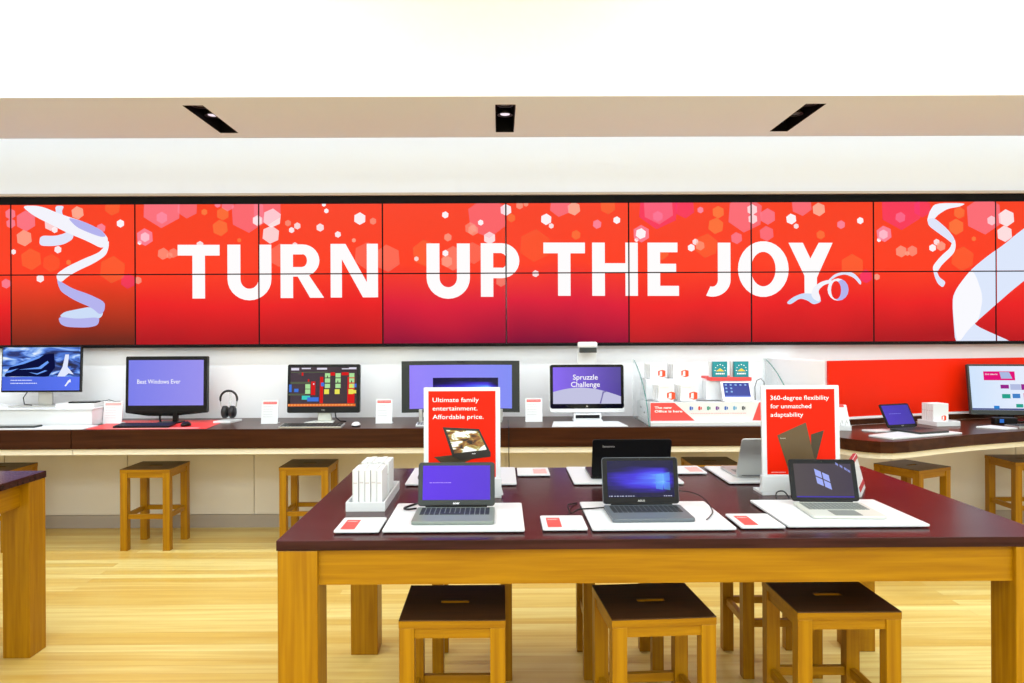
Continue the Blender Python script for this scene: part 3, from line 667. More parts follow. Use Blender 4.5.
MB().fbox(F, -.11, .11, .1565, .1585, -.014, 0).build('red_band', M['deep_red'], t)

# ------------------------------------------------------------------ carton tray on the table
t = thing('carton_tray', 'open white tray holding two rows of white cartons on the table corner', 'tray', (-.531, 2.942, ZT))
tr = MB().box(-.077, .077, 0, .43, 0, .012)
tr.box(-.077, .077, 0, .006, .012, .037).box(-.077, .077, .424, .43, .012, .037).box(-.077, -.071, .006, .424, .012, .037).box(.071, .077, .006, .424, .012, .037)
tr.build('tray', M['white_acr'], t, bevel=.001)
ordn = ['leftmost', 'second from left', 'middle', 'second from right', 'rightmost']
def carton(label, x, y, z, rz, w, d, h, group, logo=False, name='software_box'):
    t = thing(name, label, 'box', (x, y, z), rz, group)
    MB().box(-w/2, w/2, 0, d, 0, h).build('carton', M['cardbox'], t, bevel=.0012)
    MB().box(-w/2+.0015, -w/2+.0035, -.0006, .0, .004, h-.004).build('printed_edge', M['box_line'], t)
    MB().box(-w/2+.004, w/2-.004, -.0006, 0, h*.62, h*.66).build('spine_print', M['box_line'], t)
    return t
for row, (y0, nm) in enumerate(((2.985, 'front'), (3.175, 'rear'))):
    for k in range(5):
        carton('white carton, %s of five in the %s row of the table tray' % (ordn[k], nm), -.578+.0238*k, y0+.003*(k % 2)+random.uniform(-.002, .002), ZT+.0125, 0, .0225, .135, .142+.002*(k % 2), 'white cartons in the table tray')

# ------------------------------------------------------------------ counter goods
def card_sign(label, x, y, w=.125, h=.178, rz=0, z=ZT):
    t = thing('card_sign', label, 'sign', (x, y, z), rz, 'white counter cards')
    MB().box(-w/2, w/2, -.005, .07, 0, .006).build('foot', M['white_acr'], t, bevel=.001)
    F = tilt_frame((0, 0, .006), 9)
    MB().fbox(F, -w/2, w/2, 0, h, -.005, 0).build('card', M['white_acr'], t, bevel=.001)
    MB().poly(F, [(-w/2+.012, h-.03), (w/2-.012, h-.03), (w/2-.012, h-.010), (-w/2+.012, h-.010)], .0008).build('red_band', M['red_print'] if x > -2.5 else M['pink_print'], t)
    marks('band_print', M['pink_print'], t, F, -w/2+.018, h-.023, w-.036, .006, .0014, 7)
    for k in range(5): marks('small_print', M['mark_grey'], t, F, -w/2+.016, h-.05-.02*k, w*.55, .0025, .0008, 5+k)
card_sign('white card sign left of the monitor on the red mat', -3.075, 5.955, .15, .17)
card_sign('white card sign between the headphones and the game monitor', -1.815, 5.90, .13, .178)
card_sign('white card sign between the game monitor and the curved monitor', -.914, 5.885, .13, .185)
card_sign('white card sign between the curved monitor and the white challenge computer', .266, 5.945, .135, .182)

def keyboard(label, x, y, w, d, body, keym, rows=5, cols=17, group='counter keyboards'):
    t = thing('keyboard', label, 'keyboard', (x, y, ZT+.0005), 0, group)
    a = R(4); F = frame((0, -d/2, .004), (1, 0, 0), (0, math.cos(a), math.sin(a)), (0, -math.sin(a), math.cos(a)))
    MB().prism(F, rrect(-w/2, w/2, 0, d, .006), -.003, .009).build('base', body, t, bevel=.001)
    k = MB(); keys(k, F, -w/2+.008, w/2-.008, .008, d-.010, rows, cols, .0092, .0125); k.build('keys', keym, t)
    return t
def mouse(label, x, y, top, base, z=ZT):
    t = thing('mouse', label, 'mouse', (x, y, z+.0005), 0, 'counter mice')
    def dome(s, z0, hh):
        prof = [(math.cos(R(a)), math.sin(R(a))) for a in range(0, 90, 12)]+[(.02, 1)]
        m = MB().lathe((0, 0, z0), [(r*s, h*hh) for r, h in prof], 20); m.v = [(x*.62, y, z) for x, y, z in m.v]; return m
    MB().add(*(lambda m: (m.v, m.f))(dome(.055, .008, .026))).build('shell', top, t, smooth=True)
    m = MB().lathe((0, 0, 0), [(.052, 0), (.055, .008)], 20); m.v = [(x*.62, y, z) for x, y, z in m.v]; m.build('base', base, t)
    MB().lathe((-.003, .03, .028), [(.006, 0), (.006, .006)], 10, 'x').build('scroll_wheel', M['bezel_grey'], t)

# red mat + white mat
t = MB().prism(FLAT, [(-3.085, 5.60), (-2.19, 5.60), (-2.235, 6.17), (-3.14, 6.17)], ZT+.0003, ZT+.003).build('counter_mat', M['mat_red'])
tag(t, 'flat red mat under the black monitor on the counter', 'mat')
e = MB().poly(FLAT, [(-2.98, 5.605), (-2.255, 5.605), (-2.262, 5.66), (-2.86, 5.645)], .0).build('painted_glare', M['pink_print'], t); e.location = (0, 0, ZT+.0034)  # glare along the mat's front, painted as a pale pink strip
t = MB().box(-4.6, -3.10, 5.585, 5.80, ZT+.0003, ZT+.008).build('counter_board', M['white_acr'], bevel=.002); tag(t, 'flat white board lying before the white riser on the left counter', 'board')
t = thing('display_riser', 'long white riser block under the car-picture monitor', 'riser', (-3.92, 5.82, ZT+.0005))
MB().box(-.75, .76, 0, .42, 0, .125).build('block', M['white_acr'], t, bevel=.003)
MB().box(-.75, .765, -.012, .43, .126, .134).build('top_board', M['white_acr'], t, bevel=.002)
t = tag(MB().box(-3.49, -3.19, 5.90, 6.17, ZT+.1345, ZT+.165).build('white_box', M['cardbox'], bevel=.002), 'low flat white box on the right end of the white riser', 'box')
t = thing('phone', 'thin black phone lying on the flat white box', 'phone', (-3.31, 6.0, ZT+.1655), 8)
MB().prism(FLAT, rrect(-.11, .10, -.05, .05, .01), 0, .011).build('body', M['black'], t, bevel=.002)
MB().poly(FLAT, [(-.09, -.04), (.08, -.04), (.08, .04), (-.09, .04)], .0115).build('screen', M['black_gloss'], t)
MB().tube([(.10, 0, .008), (.15, .01, .012), (.18, -.01, .02), (.22, .0, .006), (.26, .01, .004)], .003).build('cable', M['bezel_grey'], t)
t = thing('tablet', 'dark slim tablet lying flat on the white board at the left edge', 'tablet', (-3.80, 5.70, ZT+.0085))
MB().prism(FLAT, rrect(-.20, .30, -.05, .06, .012), 0, .012).build('body', M['bezel_grey'], t, bevel=.003)
MB().poly(FLAT, [(-.19, -.04), (.285, -.04), (.285, .05), (-.19, .05)], .0125).build('screen', M['black_gloss'], t)

# monitors ----------------------------------------------------------
def monitor(name, label, x, y, zb, w, h, tilt, bezm, dispm, bz, group='computer screens on the counter', rz=0, th=.03, r=.006, z=ZT):
    """bz = left,right,top,bottom bezel; zb = height of the lower edge above the counter"""
    t = thing(name, label, 'monitor', (x, y, z), rz, group)
    F = tilt_frame((0, 0, zb), tilt)
    hs = MB().prism(F, rrect(-w/2, w/2, 0, h, r), -th, 0).build('housing', bezm, t, bevel=.002)
    d = MB().poly(F, [(-w/2+bz[0], bz[3]), (w/2-bz[1], bz[3]), (w/2-bz[1], h-bz[2]), (-w/2+bz[0], h-bz[2])], .0012).build('display', dispm, hs)
    return t, hs, F
# car picture monitor
t, hs, F = monitor('monitor', 'monitor with a blue car picture standing on the white riser', -3.665, 6.0, .115, .632, .366, 3, M['black'], M['car_picture'], (.008, .008, .008, .014), z=ZT+.135)
MB().poly(F, [(-.308, .014), (.308, .014), (.308, .122), (-.308, .122)], .0018).build('caption_band', M['blue_band'], hs)
for k, lw in ((0, .17), (1, .21)): marks('caption_print', ec(220, 228, 255), hs, F, -.24, .092-.024*k, lw, .007, .0026, 12)
MB().poly(F, [(.19, .05), (.2, .045), (.226, .078), (.238, .078), (.238, .098), (.23, .104), (.226, .094), (.218, .094), (.214, .086)], .0026).build('wrench_icon', ec(240, 244, 255), hs)
car = MB()   # a dark car body with pale highlights in the picture
car.poly(F, [(-.29, .135), (-.25, .2), (-.13, .25), (.02, .30), (.10, .31), (.11, .2), (.06, .125), (-.28, .125)], .0020)
car.build('car_picture', ec(14, 18, 62), hs)
hl = MB()
for p in ([(-.25, .2), (-.13, .25), (.02, .30), (-.02, .27), (-.14, .225)], [(-.18, .18), (-.02, .2), (.05, .25), (.06, .235), (-.0, .185)], [(-.10, .16), (-.03, .14), (.05, .17), (.03, .175), (-.03, .15)],
          [(-.30, .15), (-.27, .17), (-.18, .19), (-.24, .16)]): hl.poly(F, p, .0026)
hl.build('car_highlight', ec(110, 160, 250), hs)
MB().poly(F, [(.13, .125), (.17, .20), (.19, .30), (.22, .30), (.21, .2), (.26, .14), (.22, .15), (.19, .125)], .0022).build('white_streak', ec(226, 234, 255), hs)
MB().box(-.22, .17, -.06, .13, 0, .010).build('foot', M['silver'], t, bevel=.002)
MB().box(-.05, .06, .05, .075, .010, .19).build('neck', M['silver'], t, bevel=.003)
MB().tube([(-.06, .04, .13), (-.12, .03, .12), (-.15, .02, .07), (-.13, .0, .02), (-.06, -.02, .014)], .004).build('cable', M['black'], t)
# Best Windows Ever
t, hs, F = monitor('all_in_one_computer', 'black all-in-one computer on the red mat reading Best Windows Ever', -2.668, 6.0, .078, .650, .450, 2, M['black'], M['lavender_display'], (.024, .028, .030, .058), z=ZT+.0035, r=.012, th=.045)
MB().prism(F, [(-.33, .0), (-.14, -.026), (.06, -.026), (.325, .0)], -.04, -.001).build('chin', M['black_gloss'], hs)
text('display_lettering', 'Best Windows Ever', ec(250, 250, 255), hs, F, -.232, .232, .345, .036, .006, .0022)
MB().tube([(-.06, .03, .08), (-.05, .0, .03), (-.03, -.03, .008)], .008).build('stand', M['black'], t)
MB().box(-.04, .13, -.09, .05, 0, .010).build('stand', M['black'], t, bevel=.003)
MB().box(.05, .09, .0, .03, .010, .10).build('stand', M['black'], t, bevel=.004)
keyboard('black keyboard on the red mat', -2.705, 5.72, .42, .14, M['black'], M['key_blue']).location.z = ZT+.0035
mouse('black mouse on the red mat', -2.41, 5.76, M['black'], M['black'], ZT+.0035)
# headphones on stand
t = thing('headphones', 'black over-ear headphones on a small white stand', 'headphones', (-2.19, 6.06, ZT+.0175))
arch = [(.068*math.cos(R(a)), 0, .165+.068*math.sin(R(a))) for a in range(-15, 196, 15)]
MB().tube(arch, [.006]+[.009]*(len(arch)-2)+[.006], 10).build('headband', M['leather'], t, smooth=True)
for sx in (-1, 1):
    MB().lathe((sx*.029, 0, .062), [(.036, -.022), (.050, -.014), (.050, .010), (.040, .022)], 20, 'x').build('ear_cup', M['leather'], t, smooth=True)
    MB().tube([(sx*.066, 0, .148), (sx*.06, 0, .11), (sx*.045, 0, .09)], .005).build('slider', M['silver'], t)
t = thing('headphone_stand', 'small white stand holding the black headphones', 'stand', (-2.19, 6.05, ZT))
MB().prism(FLAT, [(-.085, -.10), (.05, -.10), (.09, .06), (-.05, .06)], 0, .017).build('base', M['white_acr'], t, bevel=.002)
MB().box(-.008, .008, .045, .053, .017, .236).build('post', M['glass'], t)
MB().box(-.008, .008, -.005, .0525, .2365, .241).build('arm', M['glass'], t)
# game monitor
t, hs, F = monitor('all_in_one_computer', 'black all-in-one computer showing a colourful pixel game', -1.415, 6.0, .074, .58, .388, 5, M['black'], M['game_display'], (.024, .024, .022, .048), r=.015, th=.04)
def G(x, y): return (-.266+(x-240)/(706-240)*.532, .366-(y-125)/(388-125)*.318)
GP = []; GM = MB(); GMI = []
def gp(name, col, rects):
    for x0, y0, x1, y1 in rects: GM.poly(F, [G(x0, y1), G(x1, y1), G(x1, y0), G(x0, y0)], .002+.0004*len(GP)); GMI.append(len(GP))
    GP.append(ec(*col))
gp('game_scenery', (90, 96, 76), [(228, 300, 345, 312), (240, 222, 380, 236), (245, 156, 500, 162)])
gp('game_columns', (214, 34, 34), [(385, 220, 415, 310), (447, 190, 470, 365), (640, 190, 690, 365), (520, 160, 552, 182), (598, 160, 648, 180), (318, 160, 330, 182), (362, 205, 372, 222)])
gp('game_ground', (240, 120, 50), [(226, 368, 698, 384)])
gp('game_ground', (250, 190, 120), [(226+22*k, 372, 236+22*k, 378) for k in range(21)])
gp('game_blocks', (176, 226, 158), [(345, 238, 380, 268), (345, 272, 380, 302)]+[(x, y, x+36, y+28) for x in (482, 556, 652) for y in (166, 200, 236)])
gp('game_blocks', (236, 228, 92), [(x, 272, x+34, 304) for x in (478, 552, 648)]+[(680, 278, 702, 300), (656, 240, 676, 262)])
gp('game_blocks', (70, 206, 196), [(322, 314, 380, 340)])
gp('game_figure', (70, 120, 220), [(232, 240, 250, 290), (268, 268, 298, 290), (360, 325, 440, 352), (455, 228, 478, 252), (690, 236, 704, 260)])
gp('game_score', (226, 222, 240), [(245, 130, 300, 146), (318, 130, 382, 138), (425, 130, 496, 142), (600, 134, 650, 140), (650, 128, 702, 140), (400, 232, 408, 242)])
gp('game_figure', (60, 30, 40), [(340, 252, 345, 266), (497, 182, 503, 196), (570, 215, 576, 228), (666, 215, 672, 228)])
go = GM.build('game_picture', None, hs)
for m in GP: go.data.materials.append(m)
for pl, i in zip(go.data.polygons, GMI): pl.material_index = i
text('brand_lettering', 'DELL', M['silver'], hs, F, 0, .020, .028, .008, .02, .0014, center=True)
MB().prism(FLAT, [(-.13, -.10), (.10, -.10), (.08, .06), (-.08, .06)], 0, .010).build('foot', M['light_body'], t, bevel=.002)
MB().prism(frame((0, .05, .010)), [(-.05, 0), (.06, 0), (.045, .16), (-.045, .16)], -.0, .03).build('neck', M['light_body'], t, bevel=.003)
MB().tube([(.07, .09, .12), (.085, .07, .03), (.13, .02, .006), (.18, .01, .005)], .005).build('cable', M['black'], t)
keyboard('silver and black keyboard before the game monitor', -1.42, 5.665, .47, .15, M['silver'], M['bezel_grey'])
mouse('white mouse with a dark base beside the silver keyboard', -1.10, 5.72, M['white_acr'], M['black'])
# curved computer
t = thing('curved_computer', 'wide curved dark-framed computer behind the family entertainment poster', 'monitor', (-.315, 6.03, ZT), 0, 'computer screens on the counter')
def CF(u, v, n=0):
    rr = 1.7; a = u/rr; return Vector((rr*math.sin(a), -(rr-n)*(1-math.cos(a))*0-(1-math.cos(a))*rr-n, .074+v)) 
def curved(name, m, parent, u0, u1, v0, v1, n, th=0, seg=20):
    mb = MB(); vs = []; 
    for i in range(seg+1):
        u = u0+(u1-u0)*i/seg
        vs += [CF(u, v0, n), CF(u, v1, n)]+([CF(u, v1, n-th), CF(u, v0, n-th)] if th else [])
    k = 4 if th else 2; fs = []
    for i in range(seg):
        a, b = i*k, (i+1)*k
        fs.append((a, b, b+1, a+1))
        if th: fs += [(a+1, b+1, b+2, a+2), (a+2, b+2, b+3, a+3), (a+3, b+3, b, a)]
    if th: fs += [(0, 1, 2, 3), (seg*4+3, seg*4+2, seg*4+1, seg*4)]
    return mb.add(vs, fs).build(name, m, parent)
hs = curved('housing', M['bezel_grey'], t, -.475, .475, 0, .41, 0, .035)
curved('display', M['curved_display'], hs, -.412, .412, .030, .378, .0012)
curved('display_window', M['beam_display'], hs, -.225, .30, .10, .275, .0026)
MB().box(-.03, .03, -.004, 0, .484-.012, .484-.004).build('webcam', M['black'], hs)
MB().prism(FLAT, [(-.33, -.10), (.33, -.10), (.25, .10), (-.25, .10)], 0, .008).build('foot', M['silver'], t)
for sx in (-1, 1): MB().box(sx*.32-.014, sx*.32+.014, -.06, .02, .008, .10).build('stand_leg', M['silver'], t, bevel=.003)
MB().box(-.06, .06, .015, .04, .008, .11).build('neck', M['silver'], t)
keyboard('white slim keyboard poking out left of the family poster', -.44, 5.72, .40, .12, M['white_acr'], M['key_grey'])
pts = [(.062, 5.95, .925), (.062, 5.8, .916), (.062, 5.62, .916), (.062, 5.571, .912), (.062, 5.569, .88), (.062, 5.568, .75), (.062, 5.568, .70), (.064, 5.575, .58)]
tag(MB().tube(pts, .0035).build('power_cord', M['black']), 'thin black cord hanging down the counter front right of the family poster', 'cord')
# white challenge computer
t, hs, F = monitor('all_in_one_computer', 'white-framed all-in-one computer reading Spruzzle Challenge with overhead camera', .695, 6.0, .068, .60, .388, 3, M['white_acr'], M['spruz_display'], (.028, .028, .027, .068), r=.018, th=.03)
fr = MB().prism(F, rrect(-.296, .296, .030, .382, .02), .0002, .0008).build('bezel', M['black_gloss'], hs)
cv = [(-.272, .068)]+[(-.272+.544*k/12, .068+.045+.085*math.sin(math.pi*(k+3.2)/16)) for k in range(13)]+[(.272, .068)]
MB().poly(F, cv, .0020).build('pale_picture', ec(196, 196, 226), hs)
MB().poly(F, [(.10, .07), (.115, .12), (.125, .165), (.16, .172), (.16, .165), (.135, .155), (.122, .11), (.112, .07)], .0026).build('picture_line', ec(120, 112, 170), hs)
text('display_lettering', 'Spruzzle', ec(252, 250, 255), hs, F, -.012, .262, .200, .042, .012, .0024, center=True)
text('display_lettering', 'Challenge', ec(252, 250, 255), hs, F, -.012, .204, .232, .042, .012, .0024, center=True)
MB().lathe(F(0, .046, .0010), [(.008, 0), (.008, .001)], 14, 'y').build('logo_disc', M['silver'], hs)
MB().prism(FLAT, rrect(-.115, .115, -.09, .07, .02), 0, .014).build('base', M['white_acr'], t, bevel=.003)
MB().box(-.11, .11, -.03, .04, .014, .060).build('projector_foot', M['white_acr'], t, bevel=.004)
MB().box(-.095, .095, -.0325, -.0305, .024, .050).build('slot', M['black'], t)
MB().prism(frame((0, .055, .30)), [(-.085, 0), (.08, 0), (.08, .25), (-.07, .25)], 0, .018).build('neck', M['white_acr'], t, bevel=.003)
hp = MB().prism(frame((0, 0, 0), (1, 0, 0), (0, 1, 0), (0, 0, 1)), [(-.082, -.10), (.072, -.10), (.085, .055), (-.07, .055)], .585, .632).build('camera_head', M['white_acr'], t, bevel=.012)
MB().box(-.068, .066, -.104, -.06, .548, .588).build('camera_mirror', M['bezel_grey'], t, bevel=.003)
MB().box(-.066, .066, .036, .054, .548, .586).build('camera_arm', M['white_acr'], t)
tag(MB().prism(FLAT, [(.385, 5.60), (.955, 5.60), (.93, 5.92), (.42, 5.92)], ZT+.0003, ZT+.006).build('touch_mat', M['white_acr'], bevel=.001), 'white flat touch mat before the Spruzzle Challenge computer', 'mat')

# ------------------------------------------------------------------ software display
DX0, DX1, DY = 1.128, 2.19, 5.66
t = thing('software_display', 'white stepped display base with red sign about the new office software', 'display stand', (0, DY, ZT))
MB().box(DX0, DX1, -.04, .50, 0, .03).build('plinth', M['white_acr'], t, bevel=.002)
MB().prism(frame((0, -.0, .0305), (0, 1, 0), (0, 0, 1), (1, 0, 0)), [(0, 0), (.55, 0), (.55, .115), (.0, .145)], DX0+.005, DX1-.005).build('sign_block', M['white_acr'], t, bevel=.001)
MB().box(DX0+.03, 2.0-.32, .29, .52, .176, .335).build('rear_step', M['white_acr'], t, bevel=.002)
MB().box(1.61, 1.965, .20, .45, .176, .325).build('side_step', M['white_acr'], t, bevel=.002)
MB().box(1.64, 1.96, .175, .45, .3255, .352).build('red_ledge', M['red_print'], t)
F = frame((0, -.0008, 0)); 
sg = MB()
sg.poly(F, [(1.135, .036), (1.47, .036), (1.315, .172), (1.135, .172)]).build('red_sign', M['red_print'], t)
MB().poly(F, [(1.905, .036), (2.184, .036), (2.184, .172), (1.955, .172)]).build('red_sign', M['red_print'], t)
text('sign_lettering', 'The new', M['poster_white'], t, F, 1.165, .128, .13, .018, .025, .001)
text('sign_lettering', 'Office is here', M['poster_white'], t, F, 1.165, .100, .21, .018, .025, .001)
MB().prism(F, [(1.99, .13), (2.03, .13), (2.03, .155), (1.99, .155)], .001, .0015).prism(F, [(2.0, .055), (2.015, .055), (2.02, .075), (2.04, .085), (2.02, .09), (2.0, .085), (1.98, .07)], .001, .0015).build('sign_pictogram', M['poster_white'], t)
for k, c in enumerate(((40, 90, 190), (214, 60, 50), (30, 140, 110), (110, 50, 140), (30, 90, 180), (80, 160, 200), (60, 60, 66))):
    m = mat('app_icon_print', rgb(*c), .5); x = 1.43+k*.066
    MB().poly(F, [(x, .118), (x+.014, .114), (x+.014, .146), (x, .142)]).poly(F, [(x+.017, .12), (x+.026, .12), (x+.026, .14), (x+.017, .14)]).build('app_icon', m, t)
marks('small_print', M['pink_print'], t, F, 1.44, .088, .42, .006, .0, 26)
# side glass fins
def fin(label, x):
    t = thing('glass_panel', label, 'glass panel', (x, 5.60, ZT), 0, 'curved clear side panels of the software display')
    prof = [(0, 0), (.68, 0), (.68, .485), (.62, .475), (.50, .435), (.36, .37), (.22, .285), (.12, .20), (.06, .12), (.02, .04)]
    FX = frame((0, 0, 0), (0, 1, 0), (0, 0, 1), (1, 0, 0))
    MB().prism(FX, prof, -.004, .004).build('pane', M['glass'], t)
    ed = prof[3:]+[(0, 0)]
    MB().tube([(0, y-.001, z+.001) for y, z in ed], .0035, 6).build('green_edge', M['glass_edge'], t)
    for y, z in ((.30, .12), (.16, .09)): MB().lathe((-.004, y, z), [(.007, -.004), (.007, 0)], 10, 'x').build('screw', M['bezel_grey'], t)
fin('curved clear glass side panel left of the software display', 1.112)
fin('curved clear glass side panel right of the software display', 2.21)
# cartons with orange door logo
def logo_part(parent, F, u, v, s):
    mb = MB(); P = lambda a, b: (u+a*s, v+b*s)
    mb.poly(F, [P(.55, 0), P(1, .12), P(1, .88), P(.55, 1)]); mb.poly(F, [P(.0, .2), P(.22, .3), P(.22, .78), P(.0, .84)])
    mb.poly(F, [P(.0, .84), P(.22, .78), P(.55, .87), P(.55, 1)]); mb.poly(F, [P(.0, .2), P(.55, 0), P(.55, .14)])
    mb.build('door_logo', M['orange_red'], parent)
def logo_group(xl, y0, z0, w, h, where):
    for k in range(4):
        kk = 3-k
        nm = ('front', 'second', 'third', 'rear')[kk]
        t = thing('software_box', 'white carton, %s of four in the stack %s' % (nm, where), 'box', (xl+.028*(kk == 0)*0+.007*(3-kk), y0+.032*kk, z0), 0, 'white cartons with orange logos')
        MB().box(0, w, 0, .028, 0, h).build('carton', M['cardbox'], t, bevel=.001)
        MB().box(-.0006, 0, .002, .026, .01, h*.5).build('spine_print', M['white_card'], t)
        marks('small_print', M['box_line'], t, frame((0, -.0006, 0)), .012, h*.83, w*.55, .004, 0, 6)
        if kk == 0: logo_part(t, frame((0, -.0008, 0)), w*.56, h*.10, h*.50)
zt1 = ZT+.0305+.145
logo_group(1.19, DY+.07, zt1, .115, .125, 'at lower left of the software display')
logo_group(1.36, DY+.07, zt1, .115, .125, 'at lower right of the white cartons')
logo_group(1.175, DY+.32, ZT+.3355, .115, .118, 'at upper left of the software display')
logo_group(1.36, DY+.32, ZT+.3355, .115, .118, 'at upper right of the white cartons')
for k, (x, lb) in enumerate(((1.665, 'left'), (1.832, 'right'))):
    t = thing('teal_software_box', 'teal carton with coloured dots on the red ledge, the %s one' % lb, 'box', (x, DY+.20, ZT+.3525), 0, 'teal cartons on the red ledge')
    MB().box(0, .113, 0, .03, 0, .122).build('carton', M['teal'], t, bevel=.001)
    Fq = frame((0, -.0008, 0))
    dots = MB(); 
    for a in range(0, 181, 30): dots.poly(Fq, [(.056+.040*math.cos(R(a))+.005*math.cos(b), .052+.046*math.sin(R(a))+.005*math.sin(b)) for b in (0, 1.57, 3.14, 4.71)])
    dots.build('printed_dots', M['poster_white'], t)
    MB().poly(Fq, [(.022, .046), (.09, .046), (.066, .062), (.056, .07), (.046, .062)]).build('printed_boat', M['yellow_print'], t)
    marks('title_print', M['poster_white'], t, Fq, .022, .022, .07, .011, 0, 6)
    tag(MB().box(x-.018, x+.09, DY+.236, DY+.262, ZT+.3525, ZT+.475).build('carton', M['cardbox'], bevel=.001), 'plain pale carton standing right behind the %s teal carton' % lb, 'box', 'pale cartons behind the teal ones')
t = thing('tablet_stand', 'white tilted tablet with blue home screen on the software display', 'tablet', (1.812, DY+.035, zt1), -4)
F = tilt_frame((0, 0, .006), 34)
MB().box(-.11, .12, -.02, .13, 0, .01).build('stand_foot', M['white_acr'], t, bevel=.002)
MB().prism(F, rrect(-.115, .115, .0, .17, .008), -.012, 0).build('housing', M['white_acr'], t, bevel=.002)
MB().poly(F, [(-.098, .034), (.098, .034), (.098, .158), (-.098, .158)], .0012).build('display', M['tablet_display'], t)
ic = MB()
for i in range(5):
    for j in range(3):
        if j < 1 or i < 2: ic.poly(F, [(-.085+.037*i, .132-.03*j), (-.070+.037*i, .132-.03*j), (-.070+.037*i, .146-.03*j), (-.085+.037*i, .146-.03*j)], .0018)
ic.build('app_icons', ec(150, 190, 240), t)
MB().poly(F, [(-.098, .034), (.098, .034), (.098, .044), (-.098, .044)], .0018).build('taskbar', ec(110, 130, 230), t)
MB().tube([(1.955-1.79, .15, -.0), (.17, .18, .10), (.185, .18, .15), (.215, .18, .165), (.24, .18, .14), (.245, .18, .06)], .003).build('cable', M['bezel_grey'], t)

# ------------------------------------------------------------------ right counter goods
t = tag(MB().prism(FLAT, [(2.46, 5.0), (2.54, 4.84), (3.15, 5.10), (3.07, 5.28), (2.83, 5.22)], ZT+.0003, ZT+.012).build('display_mat', M['white_acr'], bevel=.002), 'white board under the laptop on the curved counter', 'mat')
tag(MB().prism(FLAT, [(2.56, 5.30), (2.62, 5.22), (2.80, 5.25), (2.78, 5.34)], ZT+.0003, ZT+.010).build('price_tag', M['white_acr'], bevel=.001), 'white price tag left of the laptop on the curved counter', 'price tag')
t, b, l, F = laptop('dark laptop with indigo screen turned left on the curved counter', 2.85, 5.285, ZT+.0125, 20, .275, .25, .178, 28, M['bezel_grey'], M['black'], M['key_dark'], M['blue_display'], bez=(.014, .014, .012, .020))
text('brand_lettering', 'DELL', M['silver'], l, F, 0, .007, .022, .007, .02, .0012, center=True)
marks('greeting_print', ec(150, 150, 240), l, F, -.08, .10, .11, .003, .0018, 8)
t = thing('carton_tray', 'white tray with upright cartons on the curved counter', 'tray', (3.235, 5.625, ZT), -80)
tr = MB().box(-.10, .10, -.03, .17, 0, .012).box(-.10, .10, -.03, -.025, .012, .034).box(-.10, .10, .165, .17, .012, .034).box(-.10, -.095, -.025, .165, .012, .034).box(.095, .10, -.025, .165, .012, .034)
tr.build('tray', M['white_acr'], t, bevel=.001)
ca, sa = math.cos(R(-80)), math.sin(R(-80))
for k in range(5):
    lx = -.078+.024*k; ly = .0
    bx = carton('white carton, %s of five in the tray on the curved counter' % ordn[k], 3.235+lx*ca-ly*sa, 5.625+lx*sa+ly*ca, ZT+.0125, -80, .0225, .13, .148, 'white cartons in the counter tray')
    if k == 4: logo_part(bx, frame((.0122, 0, 0), (0, 1, 0), (0, 0, 1), (1, 0, 0)), .07, .02, .04)
t = thing('gift_card_holder', 'clear white acrylic holder with red-topped cards right of the flexibility poster', 'holder', (2.445, 5.34, ZT), -10)
MB().box(-.07, .05, -.03, .04, 0, .035).build('base', M['white_acr'], t, bevel=.002)
F = tilt_frame((0, 0, .036), 12)
MB().prism(F, [(-.065, 0), (.05, 0), (.03, .145), (-.065, .15)], -.01, 0).build('card', M['white_acr'], t, bevel=.001)
MB().prism(F, [(-.06, .128), (.015, .128), (.01, .15), (-.06, .152)], .0002, .001).build('red_band', M['red_print'], t)
for k in range(3): MB().tube([(-.05+.03*k, -.02, .036), (-.055+.03*k, -.035, .05), (-.045+.03*k, -.03, .075), (-.035+.03*k, -.02, .05)], .003, 6).build('clip', M['silver'], t)
t, hs, F = monitor('monitor', 'large silver-framed monitor with a shopping page against the red wall', 4.01, 5.80, .052, .66, .398, 10, M['bezel_grey'], M['shop_display'], (.014, .014, .016, .036), rz=-9, th=.035)
sh = lambda name, c, rs: [MB().poly(F, [(a, b), (c2, b), (c2, d2), (a, d2)], .002).build(name, ec(*c), hs) for a, b, c2, d2 in rs]
sh('page_banner', (226, 20, 120), [(-.216, .27, .01, .34), (.06, .12, .20, .17)])
sh('page_picture', (180, 190, 226), [(-.03, .195, .045, .24), (.08, .31, .12, .345), (.10, .195, .17, .24)])
MB().poly(F, [(-.09, .283), (-.01, .283), (-.03, .335), (-.10, .335)], .003).build('page_picture', ec(170, 186, 226), hs)
sh('page_picture', (150, 40, 140), [(-.10, .205, -.04, .235), (.048, .195, .075, .24)])
sh('page_picture', (40, 160, 140), [(-.095, .128, -.035, .162), (.0, .058, .05, .085)])
sh('page_picture', (70, 130, 200), [(-.02, .13, .035, .165)])
sh('taskbar', (74, 84, 140), [(-.316, .037, .316, .050)])
text('banner_lettering', 'the season', ec(255, 240, 250), hs, F, -.205, .312, .09, .014, .01, .003)
sh('page_tile', (40, 130, 210), [(-.160, .040, -.120, .070)])
MB().box(-.13, .06, -.07, .07, 0, .012).build('foot', M['black'], t, bevel=.003)
MB().box(-.10, .0, .04, .07, .012, .15).build('neck', M['black'], t, bevel=.003)
t = thing('desktop_speaker', 'small black box with a blue sticker below the shopping-page monitor', 'speaker', (3.80, 5.63, ZT), -9)
MB().box(-.08, .08, -.02, .04, 0, .052).build('body', M['black'], t, bevel=.006)
MB().poly(frame((0, -.0208, 0)), [(-.045, .014), (-.015, .014), (-.015, .042), (-.045, .042)]).build('sticker', ec(50, 110, 200), t)
